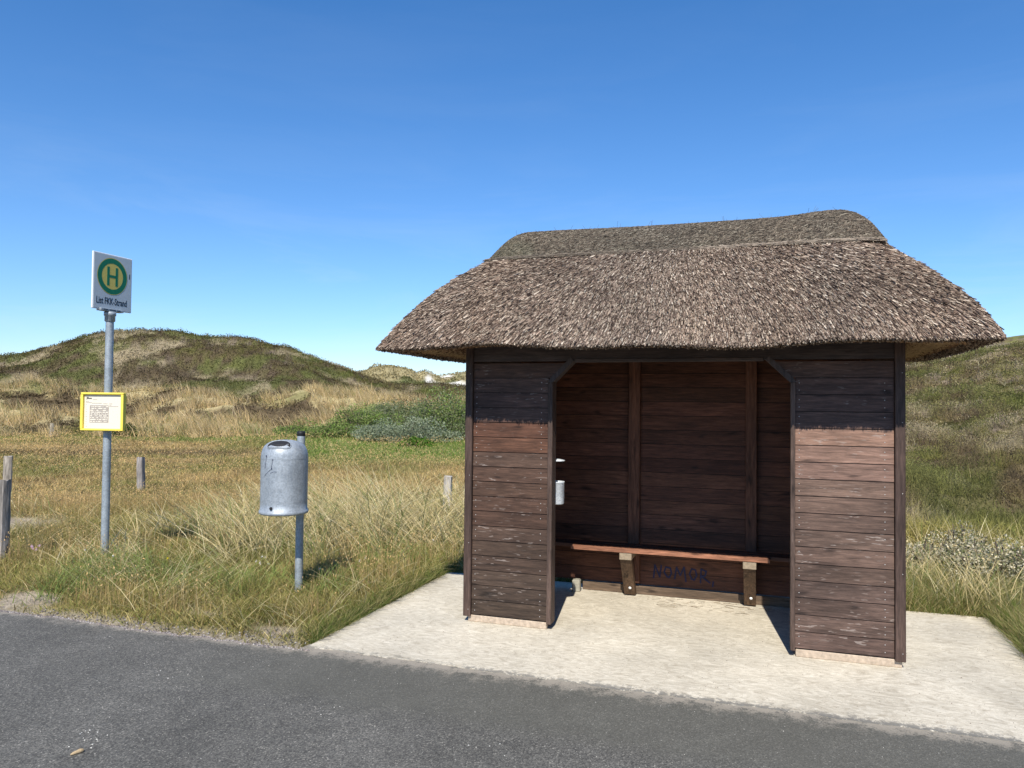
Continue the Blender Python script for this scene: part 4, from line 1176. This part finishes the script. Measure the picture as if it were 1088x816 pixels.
    blades(nb, np.stack([x, y, terrain(x, y)-.01], 1), rng.uniform(.12, .32, len(x)), np.maximum(.005, R*.0008), col*rng.uniform(.7, 1.3, (len(x), 1)), rng.uniform(0, 6.28, len(x)), rng.uniform(0, .5, len(x)), rng.uniform(.1, .7, len(x)), 2)
    # fringe hanging over the left and rear slab edges
    n = 9000; t = rng.random(n); left = rng.random(n) < .6
    x = np.where(left, X_PAD0-rng.uniform(0.0, .10, n), rng.uniform(X_PAD0, X_PAD1+.3, n)); y = np.where(left, -.86+t*2.6, Y_PAD1+.02+rng.uniform(.0, .12, n))
    rt = rng.random(n) < .25; x = np.where(rt, X_PAD1+rng.uniform(.0, .1, n), x); y = np.where(rt, -.9+t*2.6, y)
    q = np.where((rng.random(n) < .6)[:, None], np.array([.12, .17, .04]), np.array([.34, .29, .13]))*rng.uniform(.7, 1.2, (n, 1))
    blades(nb, np.stack([x, y, np.full(n, -.03)], 1), rng.uniform(.08, .22, n)*np.where(y > 1.4, .7, 1), np.full(n, .004), q, rng.uniform(0, 6.28, n), rng.uniform(0, .6, n), rng.uniform(.2, .8, n), 3)
    o = nb.build('meadow_grass', M_leaf); props(o, 'short golden brown and green grass of the meadow and verge', 'grass', None, 'stuff')
build_grass()

STRAWS = np.array([(.72, .60, .33), (.60, .49, .25), (.45, .39, .18), (.80, .71, .46), (.26, .29, .11), (.19, .25, .08)])
def straw_cols(n, green=.25):
    p = np.array([.28, .26, .18, .12, .10, .06]); p[4:] *= green/.16; p[:4] *= (1-p[4:].sum())/p[:4].sum()
    return STRAWS[rng.choice(6, n, p=p)]*rng.uniform(.7, 1.15, (n, 1))
def build_marram():
    nb = NB()
    # tussocks beside the bin: bearings and distances
    cl = []
    for c, R, num, h in ((225, 9.9, 90, .62), (252, 9.4, 130, .78), (283, 9.0, 150, .80), (318, 9.5, 150, .82), (345, 8.9, 120, .72), (372, 9.9, 170, .95), (398, 9.2, 190, .92), (425, 10.2, 170, .95), (447, 8.9, 150, .78),
                         (470, 9.6, 160, .80), (488, 8.8, 120, .60), (300, 10.6, 110, .75), (262, 10.7, 90, .7), (352, 10.9, 110, .85), (405, 11.2, 120, .9), (335, 8.4, 70, .55), (240, 8.7, 60, .50), (410, 8.3, 80, .55), (150, 10.2, 40, .45), (182, 10.8, 60, .5),
                         (130, 9.3, 60, .38), (100, 9.2, 50, .32), (75, 8.9, 40, .30), (120, 8.3, 70, .30), (150, 8.0, 60, .28), (455, 10.8, 120, .8), (480, 11.0, 100, .75), (505, 9.6, 110, .7), (525, 10.2, 90, .7)):
        cl.append((c, R, num, h, .35))
    for k in range(12): cl.append((random.uniform(-150, 500), random.uniform(11.5, 15), 40, random.uniform(.35, .6), .3))
    for c, R, num, h, g in cl:
        num = int(num*1.15)
        a = math.atan((c-544)/FPX)-YAW; X = CAM[0]+R*math.sin(a); Y = CAM[1]+R*math.cos(a)
        n = num; th = rng.uniform(0, 6.28, n); rr = rng.normal(0, .17, n)
        x = X+np.cos(th)*rr*1.5; y = Y+np.sin(th)*rr
        k = keep_open(x, y, .03); x, y, th = x[k], y[k], th[k]; n = len(x)
        # blades fan out, most of them swept by the wind
        bd = np.where(rng.random(n) < .62, rng.normal(WIND, .5, n), rng.uniform(0, 6.28, n))
        bd = np.where(rng.random(n) < .18, rng.normal(WIND+math.pi, .4, n), bd)
        H = h*rng.uniform(.45, 1.25, n)*np.where(rng.random(n) < .10, 1.25, 1.0)
        green = .16 if R > 8.6 else .6
        blades(nb, np.stack([x, y, terrain(x, y)-.01], 1), H, rng.uniform(.005, .0115, n)*(R/9), straw_cols(n, green), bd, rng.uniform(.1, .85, n), rng.uniform(.1, .75, n), 5, 1.6)
    # right of the shelter, in the silvery scrub
    for k in range(85):
        c = random.uniform(955, 1230); R = random.uniform(7.4, 10.6); n = 45
        a = math.atan((c-544)/FPX)-YAW; X = CAM[0]+R*math.sin(a); Y = CAM[1]+R*math.cos(a)
        x = X+rng.normal(0, .15, n); y = Y+rng.normal(0, .15, n)
        kq = keep_open(x, y, .05); x, y = x[kq], y[kq]; n = len(x)
        if n == 0: continue
        blades(nb, np.stack([x, y, terrain(x, y)-.01], 1), random.uniform(.35, .62)*rng.uniform(.5, 1.3, n), rng.uniform(.004, .008, n), straw_cols(n, .12)*1.08, rng.uniform(0, 6.28, n), rng.uniform(.05, .55, n), rng.uniform(.1, .6, n), 4, 1.6)
    # pale tufts on the bank behind the meadow
    x, y, R = polar(3000, -200, 720, 37, 66, .6); _, D, _ = cpx(x, y)
    nx = patch(x, y); k = (D > 34.5) & (D < 58) & (rng.random(len(x)) < 1-.95*sst(nx, .46, .54)) & (rng.random(len(x)) < 1-.85*sst(cpx(x, y)[0], 335, 400)*(1-sst(D, 43, 50))); x, y, R = x[k], y[k], R[k]
    m = 34; X = np.repeat(x, m)+rng.normal(0, .22, len(x)*m); Y = np.repeat(y, m)+rng.normal(0, .22, len(x)*m)
    n = len(X); hh = np.repeat(rng.uniform(.5, 1.3, len(x)), m)*rng.uniform(.5, 1.2, n)
    tint = np.repeat(rng.uniform(.60, 1.05, (len(x), 1)), m, 0)
    gm = np.repeat((rng.random((len(x), 1)) < .10), m, 0)
    q = straw_cols(n, .05)*np.array([1.04, .95, .92])*tint; q = np.where(gm, q*np.array([.55, .72, .5]), q)
    blades(nb, np.stack([X, Y, terrain(X, Y)-.03], 1), hh, rng.uniform(.016, .034, n), q, np.where(rng.random(n) < .5, WIND, rng.uniform(0, 6.28, n)), rng.uniform(0, .5, n), rng.uniform(.1, .6, n), 2)
    # sparse tufts on the heath of both hills
    for cnt, c0, c1, R0, R1 in ((900, -200, 520, 60, 100), (700, 940, 1300, 13, 62)):
        x, y, R = polar(cnt, c0, c1, R0, R1, .8); nx = patch(x, y); k = nx > (.56 if c0 < 0 else .50); x, y, R = x[k], y[k], R[k]
        m = 16; X = np.repeat(x, m)+rng.normal(0, .22, len(x)*m); Y = np.repeat(y, m)+rng.normal(0, .22, len(x)*m); n = len(X)
        Rr = np.repeat(R, m)
        blades(nb, np.stack([X, Y, terrain(X, Y)-.03], 1), rng.uniform(.15, .45, n), np.maximum(.006, Rr*.0005), straw_cols(n, .3)*.8, rng.uniform(0, 6.28, n), rng.uniform(.1, .7, n), rng.uniform(.1, .6, n), 2)
    o = nb.build('marram_grass', M_leaf); props(o, 'long pale straw coloured marram grass in windswept tussocks', 'grass', None, 'stuff')
build_marram()

def build_heath():
    nb = NB()
    # low twiggy mats: leaf sized faces standing off the slope
    for n, c0, c1, R0, R1, p, sc in ((230000, -170, 720, 58, 112, .7, .0014), (260000, 900, 1300, 9.8, 64, .2, .0015), (26000, 640, 950, 12, 70, .5, .004), (60000, -170, 720, 38, 60, .8, .0020)):
        x, y, R = polar(n, c0, c1, R0, R1, p)
        col, sp = zone_colour(x, y)
        cc, D, _ = cpx(x, y)
        if R0 == 38:
            nx = patch(x, y); k = (D > 37) & (nx > .47); x, y, R, col = x[k], y[k], R[k], col[k]
        m = sst(fbm(x*1.0, y*1.0, 3, 131), .3, .7)
        q = col*rng.uniform(.65, 1.3, (len(x), 1))*(.65+.7*m)[:, None]
        hh = rng.uniform(0, .24, len(x))*(.2+1.5*m)*np.clip(R/22, .6, 1.1)
        z = terrain(x, y)+hh
        size = np.maximum(.028, R*sc)*rng.uniform(.6, 1.5, len(x))
        cards(nb, np.stack([x, y, z], 1), size, q, 0, .0, .6)
        # upright twigs
        k = rng.random(len(x)) < .35
        blades(nb, np.stack([x, y, terrain(x, y)-.02], 1)[k], (rng.uniform(.10, .34, k.sum())*(.4+1.2*m[k])), (size[k]*.35), q[k], rng.uniform(0, 6.28, k.sum()), rng.uniform(0, .5, k.sum()), rng.uniform(0, .4, k.sum()), 2)
    x, y, R = polar(26000, 330, 560, 135, 225, .8); col, sp = zone_colour(x, y); k = col[:, 2] < .3; x, y, R, col = x[k], y[k], R[k], col[k]
    cards(nb, np.stack([x, y, terrain(x, y)+rng.uniform(0, .45, len(x))], 1), rng.uniform(.2, .6, len(x)), col*rng.uniform(.5, 1.25, (len(x), 1)), 0, 0, .6)
    o = nb.build('heath_cover', M_leafy); props(o, 'dark olive and brown heather mat covering the dunes', 'heath', None, 'stuff')
build_heath()

# ---- shrubs, each its own thing
def shrub(name, label, c, R, w, d, h, nleaf, leaf, cols, group, seed, stems=26, trans=None):
    r = np.random.default_rng(seed)
    a = math.atan((c-544)/FPX)-YAW; X = CAM[0]+R*math.sin(a); Y = CAM[1]+R*math.cos(a); Z = float(terrain(np.array([X]), np.array([Y]))[0])
    T = thing(name, label, 'shrub', (X, Y, Z), 0, group)
    nblob = 16
    ang = math.atan2(RGT[1], RGT[0])
    bl = []
    for k in range(nblob):
        u, v_ = r.uniform(-1, 1), r.uniform(-1, 1)
        hh = h*(1-.55*(u*u+v_*v_)/1.3)*r.uniform(.6, 1.0)
        bl.append((u*w*.42, v_*d*.42, hh*.55, w*r.uniform(.12, .24), hh*.5))
    n = nleaf; bi = r.integers(0, nblob, n); B = np.array(bl)[bi]
    q = r.normal(size=(n, 3)); q /= np.linalg.norm(q, axis=1)[:, None]; rad = r.uniform(.45, 1.08, n)**.6
    lx = B[:, 0]+q[:, 0]*B[:, 3]*rad; ly = B[:, 1]+q[:, 1]*B[:, 3]*rad; lz = np.maximum(B[:, 2]+q[:, 2]*B[:, 4]*rad, .02)
    ca, sa = math.cos(ang), math.sin(ang)
    P = np.stack([lx*ca-ly*sa, lx*sa+ly*ca, lz], 1)
    Zg = terrain(P[:, 0]+X, P[:, 1]+Y)-Z; P[:, 2] += Zg
    cc = np.array(cols)[r.integers(0, len(cols), n)]*r.uniform(.65, 1.3, (n, 1))*r.uniform(.8, 1.15, nblob)[bi][:, None]
    nb = NB(); cards(nb, P, leaf*r.uniform(.6, 1.4, n), cc, 0, 0, .55)
    nb.build('foliage', M_leafy, T)
    mb = MB()
    for k in range(stems):
        b = bl[r.integers(0, nblob)]; sx_, sy_ = b[0]*.5, b[1]*.5
        p0 = (0, 0, -.05); p1 = (b[0]*ca-b[1]*sa+r.uniform(-.1, .1), b[0]*sa+b[1]*ca+r.uniform(-.1, .1), b[2]+b[4]*.8)
        mid = tuple((p0[i]+p1[i])/2+r.uniform(-.04, .04) for i in range(3))
        mb.tube([p0, mid, p1], [.012, .009, .004], 5, 0, (.13, .10, .075), False)
    mb.build('stems', M_raw, T)
GR = [(.20, .29, .07), (.23, .32, .08), (.15, .21, .055), (.29, .34, .12), (.22, .21, .10)]
DG = [(.22, .25, .13), (.18, .23, .09), (.26, .27, .17), (.14, .18, .07)]
SV = [(.30, .34, .22), (.24, .28, .17), (.37, .40, .28), (.17, .20, .11)]
gG = 'green shrubs in front of the dune bank'
shrub('green_shrub', 'rounded bright green shrub, leftmost of the shrubs left of the shelter, below the dune bank', 345, 35.5, 4.6, 2.4, 1.05, 7000, .085, GR, gG, 1)
shrub('green_shrub', 'bushy green shrub just left of the silvery shrub', 386, 36.0, 4.0, 2.4, 1.75, 9000, .085, GR, gG, 2)
shrub('green_shrub', 'olive green shrub standing behind the silvery shrub', 422, 38.5, 4.6, 2.4, 2.15, 10000, .09, DG, gG, 3)
shrub('green_shrub', 'tall leafy shrub just beside the left wall of the shelter, below the sandy path', 478, 37.0, 4.6, 2.8, 2.7, 12000, .09, GR+DG, gG, 4)
shrub('green_shrub', 'dark green shrub beside the tall leafy shrub, above the right end of the silvery shrub', 450, 37.5, 3.4, 2.4, 2.3, 8000, .09, DG, gG, 5)
shrub('green_shrub', 'green shrub hidden mostly behind the left wall of the shelter', 530, 36.0, 4.5, 2.4, 1.8, 8000, .09, DG, gG, 6)
shrub('silvery_shrub', 'wide silvery grey shrub in front of the green shrubs left of the shelter', 432, 32.6, 3.9, 2.0, 1.35, 11000, .07, SV, None, 7)
shrub('green_shrub', 'small dark green bush behind the yellow timetable case at the foot of the bank', 136, 39.5, 1.5, 1.1, .75, 3000, .085, [(.03, .08, .015), (.05, .11, .02)], gG, 8)
shrub('green_shrub', 'small bright green bush in the lush grass below the silvery shrub', 443, 28.6, 1.3, .9, .45, 2200, .075, [(.12, .24, .03), (.09, .18, .025)], gG, 9)
gS = 'silvery scrub right of the shelter'
S2 = [(.52, .48, .34), (.40, .38, .25), (.66, .61, .47), (.22, .23, .12), (.55, .46, .27), (.17, .19, .08)]
shrub('silvery_shrub', 'low silvery leaved shrub touching the right corner of the shelter', 985, 8.7, .85, .8, .52, 9000, .026, S2, gS, 11, 40)
shrub('silvery_shrub', 'silvery leaved shrub around the low dark post stub', 1024, 8.8, .9, .8, .60, 9000, .026, S2, gS, 12, 40)
shrub('silvery_shrub', 'pale silvery shrub reaching the right edge behind the slab corner', 1068, 8.3, 1.0, .8, .58, 10000, .027, S2, gS, 13, 40)
shrub('silvery_shrub', 'silvery shrub at the far right beyond the slab edge', 1125, 8.2, 1.0, .8, .58, 8000, .027, S2, gS, 14, 40)

# ------------------------------------------------------------------ gravel, flowers, stone
def stones(nb, x, y, z, s, col):
    n = len(x)
    base = np.array([(1, 0, 0), (-.5, .87, 0), (-.5, -.87, 0), (0, 0, .75), (.2, .3, -.6)])
    V = base[None]*s[:, None, None]*rng.uniform(.6, 1.3, (n, 5, 3))
    a = rng.uniform(0, 6.28, n); ca, sa = np.cos(a), np.sin(a)
    X = V[..., 0]*ca[:, None]-V[..., 1]*sa[:, None]; Y = V[..., 0]*sa[:, None]+V[..., 1]*ca[:, None]
    V = np.stack([X+x[:, None], Y+y[:, None], V[..., 2]+z[:, None]], -1)
    F = np.concatenate([np.arange(n)[:, None]*5+np.array([f]) for f in ((0, 1, 3), (1, 2, 3), (2, 0, 3), (1, 0, 4), (2, 1, 4), (0, 2, 4))])
    nb.add(V.reshape(-1, 3), F, np.repeat(col, 5, 0))
nb = NB()
n = 15000; x = rng.uniform(-9, X_PAD0+.05, n); w = np.where(x > -3.4, 1.0, .45); e = np.abs(rng.normal(0, .055, n))*w*np.where(rng.random(n) < .15, 2.2, 1)-.025
y = road_edge(x)+e; z = np.where(e < .0, -.003, terrain(x, y)+.002)
cc = np.array([(.25, .215, .20), (.18, .155, .15), (.40, .37, .34), (.28, .235, .20), (.12, .11, .11)])[rng.integers(0, 5, n)]*rng.uniform(.75, 1.2, (n, 1))
stones(nb, x, y, z, rng.uniform(.003, .011, n), cc)
# grit scattered on the road
n = 1500; x = rng.uniform(-8, 6, n); y = rng.uniform(-4.2, -1.1, n)
stones(nb, x, y, np.full(n, -.003), rng.uniform(.0015, .0035, n), np.tile([.55, .52, .46], (n, 1))*rng.uniform(.6, 1.2, (n, 1)))
for cxx, cyy, m in ((-.2, -1.9, 10), (-1.1, -2.55, 16), (.2, -2.75, 18), (-2.0, -2.6, 12), (-1.4, -1.7, 6), (.9, -2.0, 5)):
    x = cxx+rng.normal(0, .09, m); y = cyy+rng.normal(0, .07, m); stones(nb, x, y, np.full(m, -.003), rng.uniform(.003, .006, m), np.tile([.62, .60, .54], (m, 1)))
# crumbs on the slab
n = 700; x = rng.uniform(X_PAD0+.05, X_PAD1-.05, n); y = rng.uniform(-.95, 1.3, n); 
stones(nb, x, y, np.full(n, .001), rng.uniform(.0015, .004, n), np.tile([.13, .10, .08], (n, 1))*rng.uniform(.6, 1.6, (n, 1)))
props(nb.build('loose_gravel', M_stone), 'loose gravel and grit along the road edge', 'gravel', None, 'stuff')

mb = MB(); mb.tube([(-.028, 0, .004), (-.016, 0, .006), (.0, .001, .007), (.014, .001, .009), (.026, 0, .008), (.032, 0, .005)], [.003, .0075, .0085, .0105, .009, .004], 10, 0, (.42, .31, .18))
o = mb.build('stone', M_stone); o.location = (-.985, -2.73, -.003); o.rotation_euler = (0, 0, 1.15); props(o, 'small elongated tan stone lying alone on the asphalt at the bottom left', 'stone')

nb = NB()
def flower(x, y, h, s, col, m=7):
    z = terrain(np.array([x]), np.array([y]))[0]
    nb_ = m; P = np.array([x, y, z+h])+rng.normal(0, s*.35, (nb_, 3)); cards(nb, P, np.full(nb_, s), np.tile(col, (nb_, 1)), 0, .3, .8)
    blades(nb, np.array([[x, y, z]]), np.array([h]), np.array([.003]), np.array([[.12, .17, .05]]), np.array([0.]), np.array([.0]), np.array([.0]), 2)
def fl(px, py, R, h, s, col, m=7):
    p = ray(px, py, R); flower(p[0], p[1], h, s, col, m)
fl(178, 611, 8.2, .14, .018, (.75, .60, .02))
for px, R in ((272, 7.9), (278, 7.85), (282, 8.0), (286, 7.8), (276, 7.7), (382, 7.7), (388, 7.8), (340, 7.3), (460, 8.6), (120, 8.4), (90, 8.9)):
    fl(px, 600, R, random.uniform(.12, .2), .014, (.70, .66, .60))
for px, R in ((34, 9.4), (38, 9.3), (33, 9.5), (41, 9.5)): fl(px, 600, R, .16, .022, (.50, .34, .42))
# scattered dead stems lying in the verge
props(nb.build('wild_flowers', M_straw), 'tiny white, pink and yellow flowers dotted in the verge grass', 'flowers', None, 'stuff')
# dry stems blown on to the shelter floor
nb = NB(); n = 60; x = rng.uniform(1.2, 2.2, n); y = rng.uniform(.95, 1.30, n); a = rng.uniform(-.7, .7, n); L = rng.uniform(.02, .10, n)
P0 = np.stack([x, y, np.full(n, .002)], 1); P1 = P0+np.stack([np.cos(a)*L, np.sin(a)*L, rng.uniform(0, .006, n)], 1)
sticks(nb, P0, P1, np.full(n, .0012), np.full(n, .0012), np.tile([.12, .085, .05], (n, 1))*rng.uniform(.5, 2.2, (n, 1)), 0)
props(nb.build('fallen_straw', M_ts), 'bits of dark straw lying on the shelter floor near the back wall', 'straw', None, 'stuff')

# ------------------------------------------------------------------ light, sky, camera
EL = math.radians(46.5); 
sun_dir = Vector((.145, -1.0, 0)).normalized()*math.cos(EL)+Vector((0, 0, math.sin(EL)))   # towards the sun
sd = bpy.data.lights.new('sun', 'SUN'); sd.energy = 4.9; sd.angle = math.radians(.55); sd.color = (1.0, .945, .85)
so = bpy.data.objects.new('sun', sd); COL.objects.link(so); so.rotation_euler = sun_dir.to_track_quat('Z', 'Y').to_euler(); so.location = (10, -30, 30)
w = bpy.data.worlds.new('World'); scn.world = w; w.use_nodes = True
nt = w.node_tree; nt.nodes.clear()
sky = nt.nodes.new('ShaderNodeTexSky'); sky.sky_type = 'NISHITA'; sky.sun_disc = False
sky.sun_elevation = EL; sky.sun_rotation = math.atan2(sun_dir.x, sun_dir.y)
sky.air_density = 1.0; sky.dust_density = .0; sky.ozone_density = 5.0; sky.altitude = 0
bg = nt.nodes.new('ShaderNodeBackground'); bg.inputs['Strength'].default_value = .10
wo = nt.nodes.new('ShaderNodeOutputWorld')
# faint high cirrus, thicker towards the horizon
gc = coords(nt, (1.2, 1.2, 7.0), None, 'Generated'); cn_ = noise(nt, gc, 1.7, 7, .62, .6)
gs = nt.nodes.new('ShaderNodeSeparateXYZ'); tcg = nt.nodes.new('ShaderNodeTexCoord'); nt.links.new(tcg.outputs['Generated'], gs.inputs[0])
tint = ramp(nt, gs.outputs['Z'], [(0.0, (.74, .80, .96)), (.14, (.62, .80, .98)), (.5, (.38, .74, 1.0))])
skc = mixc(nt, 1.0, mixc(nt, 1.0, sky.outputs[0], tint, 'MULTIPLY'), (1.36, 1.36, 1.36), 'MULTIPLY')
lowf = ramp(nt, gs.outputs['Z'], [(.02, 1.0), (.30, .12), (.6, .0)])
skc = mixc(nt, math_(nt, 'MULTIPLY', ramp(nt, cn_, [(.47, 0.0), (.75, .34)]), lowf), skc, (6.2, 7.2, 8.2))
nt.links.new(skc, bg.inputs[0]); nt.links.new(bg.outputs[0], wo.inputs[0])

cd = bpy.data.cameras.new('camera'); co = bpy.data.objects.new('camera', cd); COL.objects.link(co)
cd.sensor_width = 36; cd.lens = FPX/1088*36; cd.clip_start = .05; cd.clip_end = 6000
fwd = Vector((FWD[0]*math.cos(PITCH), FWD[1]*math.cos(PITCH), math.sin(PITCH)))
rgt = Vector((RGT[0], RGT[1], 0)); up = rgt.cross(fwd)
# image x axis expressed with roll
xr_ = rgt*math.cos(ROLL)-up*-math.sin(ROLL)*-1*-1
xr_ = rgt*math.cos(ROLL)+up*math.sin(ROLL); yr_ = up*math.cos(ROLL)-rgt*math.sin(ROLL)
Mx = Matrix((xr_, yr_, -fwd)).transposed().to_4x4(); Mx.translation = Vector(CAM)
co.matrix_world = Mx
scn.camera = co
scn.view_settings.view_transform = 'Standard'; scn.view_settings.look = 'None'; scn.view_settings.gamma = 1; scn.view_settings.exposure = .32
scn.view_settings.use_curve_mapping = False
scn.cycles.max_bounces = 6; scn.cycles.diffuse_bounces = 4; scn.cycles.transmission_bounces = 3
scn.render.resolution_x = 1024; scn.render.resolution_y = 768
